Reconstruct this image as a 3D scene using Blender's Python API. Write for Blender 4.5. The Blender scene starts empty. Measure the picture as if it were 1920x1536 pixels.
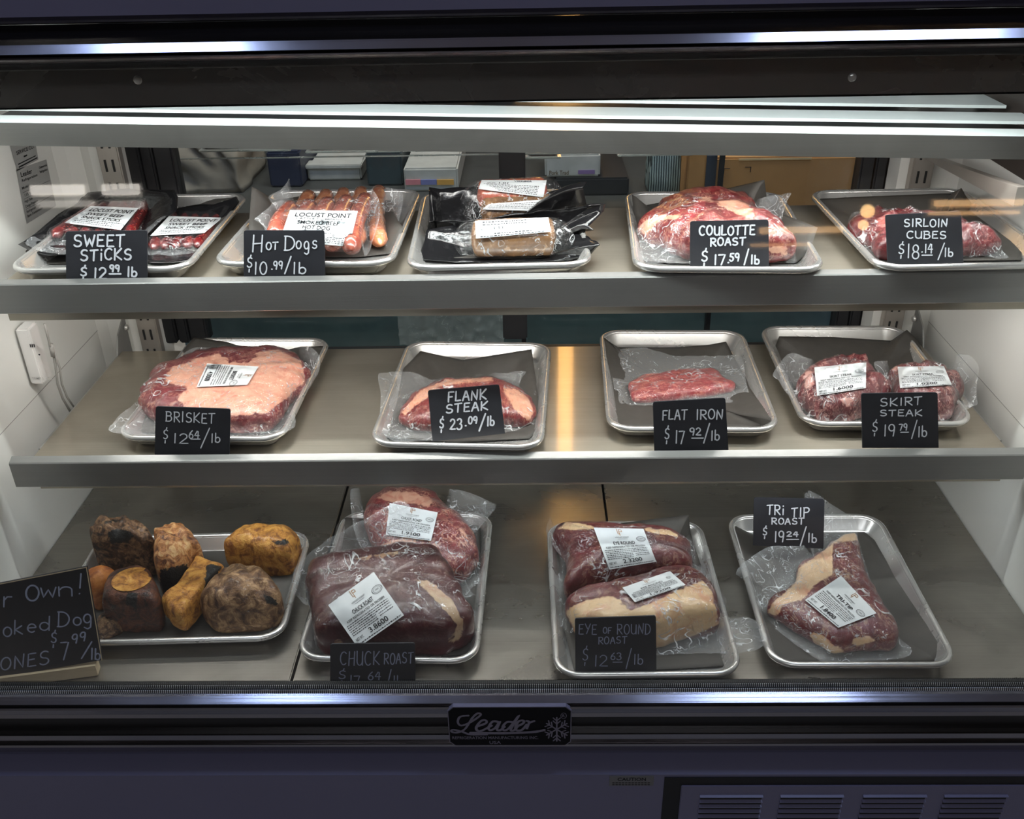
import bpy, bmesh, math, random
from mathutils import Vector, Matrix, noise
from mathutils.bvhtree import BVHTree
R_ = math.radians
random.seed(7)
S = bpy.context.scene
C = bpy.context.collection

# ------------------------------------------------------------------ camera
FPX = 1794.1
pi_, ya_, ro_ = R_(29.3546), R_(-1.3211), R_(-1.1871)
CAM = Vector((0, 0, 1.511))
fw = Vector((math.sin(ya_)*math.cos(pi_), math.cos(ya_)*math.cos(pi_), -math.sin(pi_)))
ri0 = Vector((math.cos(ya_), -math.sin(ya_), 0)); up0 = ri0.cross(fw)
rt = math.cos(ro_)*ri0 + math.sin(ro_)*up0
up = -math.sin(ro_)*ri0 + math.cos(ro_)*up0
cd = bpy.data.cameras.new('camera'); cam = bpy.data.objects.new('camera', cd); C.objects.link(cam)
cam.matrix_world = Matrix(((rt.x, up.x, -fw.x, CAM.x), (rt.y, up.y, -fw.y, CAM.y), (rt.z, up.z, -fw.z, CAM.z), (0, 0, 0, 1)))
cd.sensor_width = 36; cd.lens = FPX/1920*36; cd.clip_start = .02
S.camera = cam
# ------------------------------------------------------------------ world, exposure, lights
S.view_settings.view_transform = 'Standard'; S.view_settings.look = 'None'
S.view_settings.gamma = 1; S.view_settings.use_curve_mapping = False
S.view_settings.exposure = 0.0
wd = bpy.data.worlds.new('world'); S.world = wd; wd.use_nodes = True
wd.node_tree.nodes['Background'].inputs[0].default_value = (.5, .55, .7, 1)
wd.node_tree.nodes['Background'].inputs[1].default_value = .02

def strip_light(name, x0, x1, y, z, power, tilt=0, w=.018, col=(.93, 1, .98)):
    l = bpy.data.lights.new(name, 'AREA'); l.shape = 'RECTANGLE'; l.size = x1-x0; l.size_y = w
    l.energy = power; l.color = col
    o = bpy.data.objects.new(name, l); C.objects.link(o)
    o.location = ((x0+x1)/2, y, z); o.rotation_euler = (R_(tilt), 0, 0)
    return o
# tilt>0 turns the beam towards the back of the case
strip_light('header_lamp', -.70, .62, 1.095, 1.335, 5.0, 34)
canopy_lamp = strip_light('canopy_lamp', -.68, .62, 1.226, 1.203, 2.4, 14, col=(1, .98, .94)); canopy_lamp.rotation_euler.y = R_(1.63)
strip_light('upper_shelf_lamp', -.66, .61, 1.182, 1.013, 2.6, 16, col=(1, .98, .94))
strip_light('middle_shelf_lamp', -.66, .61, 1.129, .772, 1.3, 10, col=(.92, .98, 1))
def room_light(name, loc, sx, sy, power, col, rot=(0, 0, 0)):
    l = bpy.data.lights.new(name, 'AREA'); l.shape = 'RECTANGLE'; l.size = sx; l.size_y = sy; l.energy = power; l.color = col
    o = bpy.data.objects.new(name, l); C.objects.link(o); o.location = loc; o.rotation_euler = rot; return o
room_light('shop_panel_lamp', (-.82, .93, 2.72), .3, .4, 7, (.45, .6, 1))
room_light('shop_panel_lamp', (.8, .93, 2.72), .5, .4, 13, (.48, .62, 1))
room_light('aisle_fill_light', (0, -1.6, 2.75), 2.4, .5, 22, (.95, .97, 1))  # unseen fill added to brighten the floor and the shelf lips
room_light('back_room_fill_light', (-.1, 1.85, 2.7), 1.8, .4, 45, (1, .96, .9))  # unseen fill added to light the counter front and the bins

# ------------------------------------------------------------------ pixel -> world on a real plane
def ray(u, v): return (u-960)/FPX*rt - (v-768)/FPX*up + fw
def on(u, v, X=None, Y=None, Z=None):
    d = ray(u, v)
    t = (X-CAM.x)/d.x if X is not None else (Y-CAM.y)/d.y if Y is not None else (Z-CAM.z)/d.z
    return CAM + t*d
def pz(v, Y, u=960): return on(u, v, Y=Y).z
def crop(ox, oy, s): return lambda p: (ox+p[0]/s, oy+p[1]/s) + tuple(p[2:])
c1 = crop(0, 250, 4); c2 = crop(400, 250, 4.8); c3 = crop(750, 270, 4.8); c4 = crop(1150, 280, 4.8); c5 = crop(1500, 270, 4.5714)
c6 = crop(0, 580, 3); c7 = crop(660, 590, 4.3636); c8 = crop(1100, 590, 4.8)
d1 = crop(1400, 580, 3.6923); d2 = crop(0, 930, 3.2); d3 = crop(520, 900, 3.9386); d4 = crop(1000, 930, 4.1739); d5 = crop(1340, 900, 3.84)
ZT, ZM, ZB = 1.048, .808, .600

# ------------------------------------------------------------------ materials
def newmat(name):
    m = bpy.data.materials.new(name); m.use_nodes = True
    nt = m.node_tree; nt.nodes.clear()
    return m, nt, nt.nodes, nt.links
def N(nt, t, **k):
    n = nt.nodes.new(t)
    for a, b in k.items():
        if a.startswith('i_'):
            key = a[2:]; key = int(key) if key.isdigit() else key.replace('_', ' ')
            n.inputs[key].default_value = b
        else: setattr(n, a, b)
    return n
def rgba(c): return (c[0], c[1], c[2], 1)
def srgb(*c):
    return tuple((x/255/12.92 if x/255 <= .04045 else ((x/255+.055)/1.055)**2.4) for x in c)
def ramp(nt, stops, fac):
    r = nt.nodes.new('ShaderNodeValToRGB'); e = r.color_ramp.elements
    while len(e) < len(stops): e.new(.5)
    for i, (p, c) in enumerate(stops): e[i].position = p; e[i].color = rgba(c)
    nt.links.new(fac, r.inputs[0]); return r
def coords(nt, scale=(1, 1, 1), kind='Object'):
    tc = N(nt, 'ShaderNodeTexCoord'); mp = N(nt, 'ShaderNodeMapping'); mp.inputs['Scale'].default_value = scale
    nt.links.new(tc.outputs[kind], mp.inputs[0]); return mp.outputs[0]
def noise_tex(nt, vec, scale, detail=4, rough=.55, dist=0):
    n = N(nt, 'ShaderNodeTexNoise', i_Scale=scale, i_Detail=detail, i_Roughness=rough, i_Distortion=dist); nt.links.new(vec, n.inputs['Vector']); return n
def bump(nt, h, strength, dist=.002, nrm=None):
    b = N(nt, 'ShaderNodeBump', i_Strength=strength, i_Distance=dist); nt.links.new(h, b.inputs['Height'])
    if nrm: nt.links.new(nrm, b.inputs['Normal'])
    return b.outputs[0]
def mat(name, col, rough=.5, metal=0, spec=.5, var=.12, vscale=(30, 30, 30), bmp=0, bscale=80, coat=0, emit=None):
    m, nt, n, l = newmat(name)
    p = N(nt, 'ShaderNodeBsdfPrincipled', i_Roughness=rough, i_Metallic=metal); p.inputs['Specular IOR Level'].default_value = spec
    p.inputs['Coat Weight'].default_value = coat
    v = coords(nt, vscale); t = noise_tex(nt, v, 1)
    r = ramp(nt, [(.25, [x*(1-var) for x in col]), (.75, [min(1, x*(1+var)) for x in col])], t.outputs[0])
    l.new(r.outputs[0], p.inputs['Base Color'])
    if bmp:
        t2 = noise_tex(nt, coords(nt), bscale); l.new(bump(nt, t2.outputs[0], bmp), p.inputs['Normal'])
    if emit: p.inputs['Emission Color'].default_value = rgba(emit[0]); p.inputs['Emission Strength'].default_value = emit[1]
    o = N(nt, 'ShaderNodeOutputMaterial'); l.new(p.outputs[0], o.inputs[0]); return m
def steel(name, col=(.5, .48, .44), rough=.33, metal=.85, sx=2, sc=420, smudge=.25, aniso=0):
    m, nt, n, l = newmat(name)
    p = N(nt, 'ShaderNodeBsdfPrincipled', i_Metallic=metal)
    if aniso:
        tg = N(nt, 'ShaderNodeTangent', direction_type='UV_MAP', uv_map='UVMap'); l.new(tg.outputs[0], p.inputs['Tangent']); p.inputs['Anisotropic'].default_value = aniso
    v = coords(nt, (sx, sc, sc)); t = noise_tex(nt, v, 1, 3, .6)
    v2 = coords(nt, (6, 9, 9)); t2 = noise_tex(nt, v2, 1, 5, .6, .6)
    mx = N(nt, 'ShaderNodeMath', operation='MULTIPLY_ADD', i_1=.35); l.new(t.outputs[0], mx.inputs[0]); l.new(t2.outputs[0], mx.inputs[2])
    r = ramp(nt, [(.35, [x*(1-smudge) for x in col]), (.95, [min(1, x*(1+smudge*.6)) for x in col])], mx.outputs[0])
    l.new(r.outputs[0], p.inputs['Base Color'])
    rr = N(nt, 'ShaderNodeMapRange', i_3=rough-.07, i_4=rough+.1); l.new(t2.outputs[0], rr.inputs[0]); l.new(rr.outputs[0], p.inputs['Roughness'])
    l.new(bump(nt, t.outputs[0], .12, .001), p.inputs['Normal'])
    o = N(nt, 'ShaderNodeOutputMaterial')
    if aniso:
        g = N(nt, 'ShaderNodeBsdfAnisotropic' if hasattr(bpy.types, 'ShaderNodeBsdfAnisotropic') else 'ShaderNodeBsdfGlossy', i_Roughness=.14, i_Anisotropy=-.75); g.inputs[0].default_value = rgba(col)
        l.new(tg.outputs[0], g.inputs['Tangent']); ms = N(nt, 'ShaderNodeMixShader'); ms.inputs[0].default_value = .3
        l.new(p.outputs[0], ms.inputs[1]); l.new(g.outputs[0], ms.inputs[2]); l.new(ms.outputs[0], o.inputs[0]); return m
    l.new(p.outputs[0], o.inputs[0]); return m
def meat_mat(name, red, dark, fat, marble=.5, scale=45, stretch=(1, 1, 1), gloss=.32):
    m, nt, n, l = newmat(name)
    p = N(nt, 'ShaderNodeBsdfPrincipled', i_Roughness=gloss); p.inputs['Coat Weight'].default_value = .25; p.inputs['Coat Roughness'].default_value = .12
    v = coords(nt, stretch)
    t1 = noise_tex(nt, v, scale*1.1, 5, .6, 1.0); t2 = noise_tex(nt, v, scale*2.4, 6, .62, 1.2); t3 = noise_tex(nt, v, scale*1.3, 4, .6, .8)
    a = ramp(nt, [(.32, dark), (.66, red)], t1.outputs[0])
    # veins of fat through the muscle
    ab = N(nt, 'ShaderNodeMath', operation='SUBTRACT', i_1=.5); l.new(t2.outputs[0], ab.inputs[0])
    ab2 = N(nt, 'ShaderNodeMath', operation='ABSOLUTE'); l.new(ab.outputs[0], ab2.inputs[0])
    rv = N(nt, 'ShaderNodeMapRange', i_1=.01, i_2=.05, i_3=1.0, i_4=0.0); l.new(ab2.outputs[0], rv.inputs[0])
    rm = N(nt, 'ShaderNodeMapRange', i_1=.42, i_2=.62, i_3=0.0, i_4=marble); l.new(t3.outputs[0], rm.inputs[0])
    vm = N(nt, 'ShaderNodeMath', operation='MULTIPLY'); l.new(rv.outputs[0], vm.inputs[0]); l.new(rm.outputs[0], vm.inputs[1])
    mix = N(nt, 'ShaderNodeMixRGB'); mix.inputs[2].default_value = rgba(fat); l.new(vm.outputs[0], mix.inputs[0]); l.new(a.outputs[0], mix.inputs[1])
    at = N(nt, 'ShaderNodeAttribute', attribute_name='fat')
    tm_ = N(nt, 'ShaderNodeMixRGB'); tm_.inputs[0].default_value = .55; l.new(t1.outputs[0], tm_.inputs[1]); l.new(t2.outputs[0], tm_.inputs[2])
    ad = N(nt, 'ShaderNodeMath', operation='MULTIPLY_ADD', i_1=1.7); l.new(tm_.outputs[0], ad.inputs[0]); l.new(at.outputs['Fac'], ad.inputs[2])
    rf = N(nt, 'ShaderNodeMapRange', i_1=1.26, i_2=1.46); l.new(ad.outputs[0], rf.inputs[0])
    fr = ramp(nt, [(.32, (fat[0]*.8, fat[1]*.56, fat[2]*.56)), (.5, [x*.93 for x in fat]), (.7, fat)], t3.outputs[0])
    mix2 = N(nt, 'ShaderNodeMixRGB'); l.new(rf.outputs[0], mix2.inputs[0]); l.new(mix.outputs[0], mix2.inputs[1]); l.new(fr.outputs[0], mix2.inputs[2])
    l.new(mix2.outputs[0], p.inputs['Base Color'])
    l.new(bump(nt, t2.outputs[0], .35, .003), p.inputs['Normal'])
    p.inputs['Subsurface Weight'].default_value = .0
    o = N(nt, 'ShaderNodeOutputMaterial'); l.new(p.outputs[0], o.inputs[0]); return m
def film_mat(name, haze=.012, flaphaze=.12, wr=.8, scale=34, tint=(.9, .93, .95), rough=.07, refl=.035):
    m, nt, n, l = newmat(name)
    v = coords(nt)
    a = noise_tex(nt, v, scale, 3, .55, 2.2); b = noise_tex(nt, v, scale*3.2, 2, .5, 1.2)
    s = N(nt, 'ShaderNodeMath', operation='SUBTRACT', i_1=.5); l.new(a.outputs[0], s.inputs[0])
    ab = N(nt, 'ShaderNodeMath', operation='ABSOLUTE'); l.new(s.outputs[0], ab.inputs[0])
    hh = N(nt, 'ShaderNodeMath', operation='MULTIPLY_ADD', i_1=.12); l.new(b.outputs[0], hh.inputs[0]); l.new(ab.outputs[0], hh.inputs[2])
    nb = bump(nt, hh.outputs[0], wr, .012)
    g = N(nt, 'ShaderNodeBsdfGlossy', i_Roughness=rough); l.new(nb, g.inputs['Normal'])
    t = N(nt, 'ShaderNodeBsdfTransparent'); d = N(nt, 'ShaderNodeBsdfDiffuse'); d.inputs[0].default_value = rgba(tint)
    at = N(nt, 'ShaderNodeAttribute', attribute_name='flap')
    hz = N(nt, 'ShaderNodeMapRange', i_3=haze, i_4=flaphaze); l.new(at.outputs['Fac'], hz.inputs[0])
    # whitened creases with glints painted in as diffuse white, only in some places
    def crease_glint(sc, wd_, lo, hi):
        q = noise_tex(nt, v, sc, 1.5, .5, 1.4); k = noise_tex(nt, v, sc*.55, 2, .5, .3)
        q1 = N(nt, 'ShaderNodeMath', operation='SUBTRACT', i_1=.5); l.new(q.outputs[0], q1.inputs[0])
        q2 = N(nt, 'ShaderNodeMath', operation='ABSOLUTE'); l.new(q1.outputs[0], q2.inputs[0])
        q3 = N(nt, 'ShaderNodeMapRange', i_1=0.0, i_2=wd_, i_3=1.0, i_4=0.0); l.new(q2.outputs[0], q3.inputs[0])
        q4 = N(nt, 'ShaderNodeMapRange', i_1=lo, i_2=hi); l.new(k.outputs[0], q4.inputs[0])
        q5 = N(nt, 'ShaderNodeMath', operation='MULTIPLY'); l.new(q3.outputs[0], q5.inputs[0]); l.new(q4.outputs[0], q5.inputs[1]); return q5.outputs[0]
    ca, cb = crease_glint(scale*.75, .016, .5, .6), crease_glint(scale*1.9, .022, .52, .62)
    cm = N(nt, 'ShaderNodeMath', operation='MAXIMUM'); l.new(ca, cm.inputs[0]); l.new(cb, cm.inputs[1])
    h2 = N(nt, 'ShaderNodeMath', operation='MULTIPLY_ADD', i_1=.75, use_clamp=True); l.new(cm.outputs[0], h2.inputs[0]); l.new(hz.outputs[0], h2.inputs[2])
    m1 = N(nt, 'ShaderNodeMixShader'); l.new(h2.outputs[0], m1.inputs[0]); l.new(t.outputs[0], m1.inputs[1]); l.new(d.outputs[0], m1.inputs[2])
    f = N(nt, 'ShaderNodeLayerWeight', i_Blend=.5)
    f3 = N(nt, 'ShaderNodeMath', operation='POWER', i_1=4.0); l.new(f.outputs['Facing'], f3.inputs[0])
    fa = N(nt, 'ShaderNodeMath', operation='MULTIPLY_ADD', i_1=.35, i_2=refl, use_clamp=True); l.new(f3.outputs[0], fa.inputs[0])
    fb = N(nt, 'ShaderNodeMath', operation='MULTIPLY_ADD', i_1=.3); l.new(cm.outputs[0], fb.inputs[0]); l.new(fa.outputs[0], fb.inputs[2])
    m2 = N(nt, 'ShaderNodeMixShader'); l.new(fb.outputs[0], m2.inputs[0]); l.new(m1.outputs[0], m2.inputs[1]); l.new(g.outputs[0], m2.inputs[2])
    o = N(nt, 'ShaderNodeOutputMaterial'); l.new(m2.outputs[0], o.inputs[0]); return m
def glass_mat(name, tint=(.97, .98, .98), k=1.0):
    m, nt, n, l = newmat(name)
    g = N(nt, 'ShaderNodeBsdfGlossy', i_Roughness=.02); t = N(nt, 'ShaderNodeBsdfTransparent'); t.inputs[0].default_value = rgba(tint)
    f = N(nt, 'ShaderNodeFresnel', i_IOR=1.45)
    mu = N(nt, 'ShaderNodeMath', operation='MULTIPLY', i_1=k, use_clamp=True); l.new(f.outputs[0], mu.inputs[0])
    # faint smears
    m2 = N(nt, 'ShaderNodeMixShader'); l.new(mu.outputs[0], m2.inputs[0]); l.new(t.outputs[0], m2.inputs[1]); l.new(g.outputs[0], m2.inputs[2])
    o = N(nt, 'ShaderNodeOutputMaterial'); l.new(m2.outputs[0], o.inputs[0]); return m

M = {}
M['shelf'] = steel('brushed_shelf_steel', srgb(178, 170, 156), .33, .7, aniso=.93)
M['lip'] = steel('shelf_lip_steel', srgb(150, 150, 148), .3, .5, smudge=.15)
M['canopy_lip'] = steel('canopy_lip_steel', srgb(140, 138, 134), .3, .88, smudge=.15)
M['flange'] = mat('dark_shelf_edge', srgb(62, 60, 60), .45, .3)
M['deck'] = steel('deck_steel', srgb(158, 154, 147), .27, .88, smudge=.3)
M['tray'] = steel('tray_aluminium', srgb(212, 211, 208), .25, .72, 30, 60, .1)
M['chrome'] = steel('rail_aluminium', srgb(155, 152, 155), .15, .95, 1, 300, .08)
M['baffle'] = steel('baffle_steel', srgb(112, 109, 106), .25, .55, 2, 300, .1)
M['pil'] = steel('pilaster_steel', srgb(175, 168, 160), .4, .6, 300, 2, .1)
M['white'] = mat('white_liner', srgb(228, 227, 222), .42, var=.03, vscale=(4, 4, 4))
M['slat'] = mat('white_slat', srgb(225, 232, 230), .45, var=.04, vscale=(3, 60, 60))
M['black'] = mat('black_frame', (.012, .012, .014), .4, var=.1)
M['gasket'] = mat('rubber_gasket', (.008, .008, .009), .6)
M['kick'] = mat('lavender_grey_paint', srgb(104, 103, 130), .4, var=.03, vscale=(8, 8, 8))
M['board'] = mat('slate_board', srgb(42, 43, 49), .55, var=.15, vscale=(40, 40, 40))
M['bboard'] = mat('black_chalkboard', srgb(24, 24, 30), .5, var=.15)
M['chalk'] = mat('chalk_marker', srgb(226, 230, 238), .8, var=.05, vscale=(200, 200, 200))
M['chalk2'] = mat('shaded_chalk_marker', srgb(150, 158, 182), .8, var=.12, vscale=(200, 200, 200))  # bottom-row chalk, the dimmer light there put into its colour
M['wood'] = mat('pale_wood', srgb(196, 178, 146), .6, var=.12, vscale=(8, 120, 120))
M['paper'] = mat('black_butcher_paper', srgb(70, 67, 63), .7, var=.12, vscale=(60, 60, 60), bmp=.25, bscale=60)
M['label'] = mat('label_paper', srgb(208, 213, 215), .4, var=.02)
M['ink'] = mat('print_ink', (.012, .012, .014), .7, spec=.2)
M['inkgrey'] = mat('grey_print_ink', (.06, .06, .065), .7, spec=.2)
M['gold'] = mat('gold_print_ink', srgb(150, 105, 55), .5)
M['plate'] = mat('grey_data_plate', srgb(160, 160, 158), .35, .2, var=.04)
M['device'] = mat('ivory_plastic', srgb(232, 229, 226), .4, var=.02)
M['cable'] = mat('grey_cable', srgb(150, 147, 142), .5)
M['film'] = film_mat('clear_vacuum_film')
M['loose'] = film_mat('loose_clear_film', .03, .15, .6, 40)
M['blackfilm'] = mat('black_vacuum_film', (.01, .01, .011), .16, spec=.6, bmp=.9, bscale=26)
M['darksteel'] = mat('grey_slot', (.01, .01, .01), .7)

# ------------------------------------------------------------------ mesh helpers
def link(name, bm, m, parent=None, smooth=True):
    me = bpy.data.meshes.new(name); bm.normal_update(); bm.to_mesh(me); bm.free()
    return link_me(name, me, m, parent, smooth)
def link_me(name, me, m, parent=None, smooth=True):
    if m: me.materials.append(m)
    if smooth:
        me.polygons.foreach_set('use_smooth', [True]*len(me.polygons))
    o = bpy.data.objects.new(name, me); C.objects.link(o)
    if parent: o.parent = parent; o.matrix_parent_inverse = Matrix.Translation(-parent.location)
    return o
def brushed(o):
    """planar map whose u runs across the grain, for the brushed steel"""
    uv = o.data.uv_layers.new(name='UVMap')
    for lp in o.data.loops:
        c = o.data.vertices[lp.vertex_index].co; uv.data[lp.index].uv = ((c.y-c.z)*2, c.x*2)
    return o
def tag(o, label, cat, group=None, kind=None):
    o['label'] = label; o['category'] = cat
    if group: o['group'] = group
    if kind: o['kind'] = kind
    return o
def thing(name, loc, label, cat, group=None):
    o = bpy.data.objects.new(name, None); o.empty_display_size = .02; C.objects.link(o); o.location = loc
    return tag(o, label, cat, group)
def struct(o): o['kind'] = 'structure'; return o
def box(bm, x0, x1, y0, y1, z0, z1, bev=0):
    vs = [bm.verts.new((x, y, z)) for z in (z0, z1) for y in (y0, y1) for x in (x0, x1)]
    fs = [bm.faces.new([vs[i] for i in f]) for f in ((0, 2, 3, 1), (4, 5, 7, 6), (0, 1, 5, 4), (2, 6, 7, 3), (0, 4, 6, 2), (1, 3, 7, 5))]
    if bev:
        es = list({e for f in fs for e in f.edges}); bmesh.ops.bevel(bm, geom=es, offset=bev, segments=2, affect='EDGES')
def boxo(name, x0, x1, y0, y1, z0, z1, m, parent=None, bev=0):
    bm = bmesh.new(); box(bm, x0, x1, y0, y1, z0, z1, bev); return link(name, bm, m, parent, False)
def extrude_x(bm, prof, x0, x1, close=True):
    a = [bm.verts.new((x0, y, z)) for y, z in prof]; b = [bm.verts.new((x1, y, z)) for y, z in prof]
    n = len(prof)
    for i in range(n if close else n-1): bm.faces.new((a[i], b[i], b[(i+1) % n], a[(i+1) % n]))
    if close: bm.faces.new(a); bm.faces.new(b[::-1])
    bmesh.ops.recalc_face_normals(bm, faces=bm.faces)
def tube(bm, pts, r, seg=10, cap=True):
    pts = [Vector(p) for p in pts]; rings = []; n = len(pts)
    rr = r if isinstance(r, (list, tuple)) else [r]*n
    ref = None
    for i, p in enumerate(pts):
        t = (pts[min(i+1, n-1)]-pts[max(i-1, 0)]).normalized()
        if ref is None: ref = t.orthogonal().normalized()
        ref = (ref - t*ref.dot(t)).normalized(); b = t.cross(ref)
        rings.append([bm.verts.new(p + (ref*math.cos(k*2*math.pi/seg) + b*math.sin(k*2*math.pi/seg))*rr[i]) for k in range(seg)])
    for a, b in zip(rings, rings[1:]):
        for k in range(seg): bm.faces.new((a[k], a[(k+1) % seg], b[(k+1) % seg], b[k]))
    if cap: bm.faces.new(rings[0][::-1]); bm.faces.new(rings[-1])
def smoothloop(pts, n):
    """closed Catmull-Rom through pts (tuples of floats), resampled to n points by chord length"""
    k = len(pts); out = []
    for i in range(k):
        p0, p1, p2, p3 = (pts[(i+j-1) % k] for j in range(4))
        for s in range(12):
            t = s/12
            out.append(tuple(cr(a, b, c, d, t) for a, b, c, d in zip(p0, p1, p2, p3)))
    L = [0]
    for i in range(len(out)): L.append(L[-1]+math.dist(out[i][:2], out[(i+1) % len(out)][:2]))
    res = []; j = 0
    for i in range(n):
        d = L[-1]*i/n
        while L[j+1] < d: j += 1
        f = (d-L[j])/max(L[j+1]-L[j], 1e-9); a = out[j]; b = out[(j+1) % len(out)]
        res.append(tuple(x+(y-x)*f for x, y in zip(a, b)))
    return res
def cr(a, b, c, d, t, k=.38):
    m1 = (c-a)*k; m2 = (d-b)*k; t2 = t*t; t3 = t2*t
    return (2*t3-3*t2+1)*b + (t3-2*t2+t)*m1 + (-2*t3+3*t2)*c + (t3-t2)*m2
def inpoly(u, v, poly):
    r = False; n = len(poly)
    for i in range(n):
        x1, y1 = poly[i][:2]; x2, y2 = poly[(i+1) % n][:2]
        if (y1 > v) != (y2 > v) and u < (x2-x1)*(v-y1)/(y2-y1)+x1: r = not r
    return r
def polydist(u, v, poly):
    d = 1e9; n = len(poly)
    for i in range(n):
        x1, y1 = poly[i][:2]; x2, y2 = poly[(i+1) % n][:2]
        dx, dy = x2-x1, y2-y1; t = max(0, min(1, ((u-x1)*dx+(v-y1)*dy)/max(dx*dx+dy*dy, 1e-9)))
        d = min(d, math.hypot(u-x1-t*dx, v-y1-t*dy))
    return d
def topx(P):
    d = P-CAM; z = d.dot(fw); return 960+FPX*d.dot(rt)/z, 768-FPX*d.dot(up)/z
def sstep(x): x = max(0, min(1, x)); return x*x*(3-2*x)

class Radial:
    """star-shaped outline on the ground: fraction of the way from centre to edge"""
    def __init__(s, pts):
        s.pts = pts; n = len(pts)
        A = cx = cy = 0
        for i in range(n):
            x1, y1 = pts[i][:2]; x2, y2 = pts[(i+1) % n][:2]; w = x1*y2-x2*y1; A += w; cx += (x1+x2)*w; cy += (y1+y2)*w
        s.c = (cx/(3*A), cy/(3*A))
    def rad(s, x, y):
        """distance from the centre to the outline along the direction to (x, y), and index fraction"""
        dx, dy = x-s.c[0], y-s.c[1]; best = None; n = len(s.pts)
        for i in range(n):
            ax, ay = s.pts[i][0]-s.c[0], s.pts[i][1]-s.c[1]; bx, by = s.pts[(i+1) % n][0]-s.c[0], s.pts[(i+1) % n][1]-s.c[1]
            ex, ey = bx-ax, by-ay; den = dx*ey-dy*ex
            if abs(den) < 1e-15: continue
            t = (ax*ey-ay*ex)/den; w = (ax*dy-ay*dx)/den
            if t > 0 and -1e-6 <= w <= 1.000001 and (best is None or t > best): best = t
        return best
    def frac(s, x, y):
        t = s.rad(x, y); return 1/t if t else 0

class Pillow:
    """a lump of meat: outline (pixels on the photo) brought to the ground and domed"""
    def __init__(s, outl, cf, floor, t, n=3.0, tilt=0, lump=.004, lscale=28, lo=.12, hi=.62, seed=0, NA=120, jit=.06):
        s.floor, s.t, s.n, s.tilt, s.lump, s.ls = floor, t, n, tilt, lump, lscale
        px = [cf(p) for p in outl]; vs = [p[1] for p in px]; v0, v1 = min(vs), max(vs)
        g = []
        for u, v in px:
            k = (v1-v)/(v1-v0); P = on(u, v, Z=floor+t*(lo+(hi-lo)*k)); g.append((P.x, P.y))
        s.out = smoothloop(g, NA); r0 = Radial(s.out).c
        s.out = [(r0[0]+(x-r0[0])*(1+jit*noise.noise(Vector((x*55, y*55, seed*2.7)))), r0[1]+(y-r0[1])*(1+jit*noise.noise(Vector((x*55, y*55, seed*2.7))))) for x, y in s.out]
        s.R = Radial(s.out); s.seed = Vector((seed*7.1, seed*3.3, 0))
        ys = [p[1] for p in s.out]; s.y0, s.y1 = min(ys), max(ys)
    def top(s, x, y, q):
        q = min(q, 1); h = (1-q**s.n)**(1/s.n)
        k = (y-s.y0)/(s.y1-s.y0)*2-1
        z = .4 + .6*h*(1+s.tilt*k)
        nv = noise.noise(Vector((x, y, 0))*s.ls+s.seed) + .5*noise.noise(Vector((x, y, 0))*s.ls*2.3+s.seed)
        return s.floor + s.t*z + s.lump*nv*min(1, h*1.3)
    def z(s, x, y):
        return s.top(x, y, s.R.frac(x, y))
    def mesh(s, name, m, parent, fats=(), cf=None, rings=(0, .15, .3, .42, .54, .64, .73, .81, .87, .92, .955, .98, .993, 1)):
        bm = bmesh.new(); cx, cy = s.R.c; NA = len(s.out); grid = []
        tops = []
        for q in rings:
            if q == 0: tops.append([bm.verts.new((cx, cy, s.top(cx, cy, 0)))]); continue
            row = []
            for x, y in s.out:
                X, Y = cx+(x-cx)*q, cy+(y-cy)*q; row.append(bm.verts.new((X, Y, s.top(X, Y, q))))
            tops.append(row)
        for q, zz in ((.995, .26), (.965, .13), (.92, .05), (.84, .0), (.5, 0)):
            tops.append([bm.verts.new((cx+(x-cx)*q, cy+(y-cy)*q, s.floor+s.t*zz+.0006)) for x, y in s.out])
        for k in range(NA): bm.faces.new((tops[0][0], tops[1][k], tops[1][(k+1) % NA]))
        for a, b in zip(tops[1:], tops[2:]):
            for k in range(NA): bm.faces.new((a[k], b[k], b[(k+1) % NA], a[(k+1) % NA]))
        bm.faces.new(tops[-1][::-1])
        me = bpy.data.meshes.new(name); bm.normal_update(); bm.to_mesh(me); bm.free()
        at = me.attributes.new('fat', 'FLOAT', 'POINT')
        polys = [[cf(p) for p in f] for f in fats]
        vals = []
        for v in me.vertices:
            u, w = topx(v.co); f = 0
            for p in polys:
                d = polydist(u, w, p); i = inpoly(u, w, p); f = max(f, sstep(.5+(d if i else -d)/14))
            vals.append(f)
        at.data.foreach_set('value', vals)
        s.obj = link_me(name, me, m, parent); return s.obj

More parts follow.
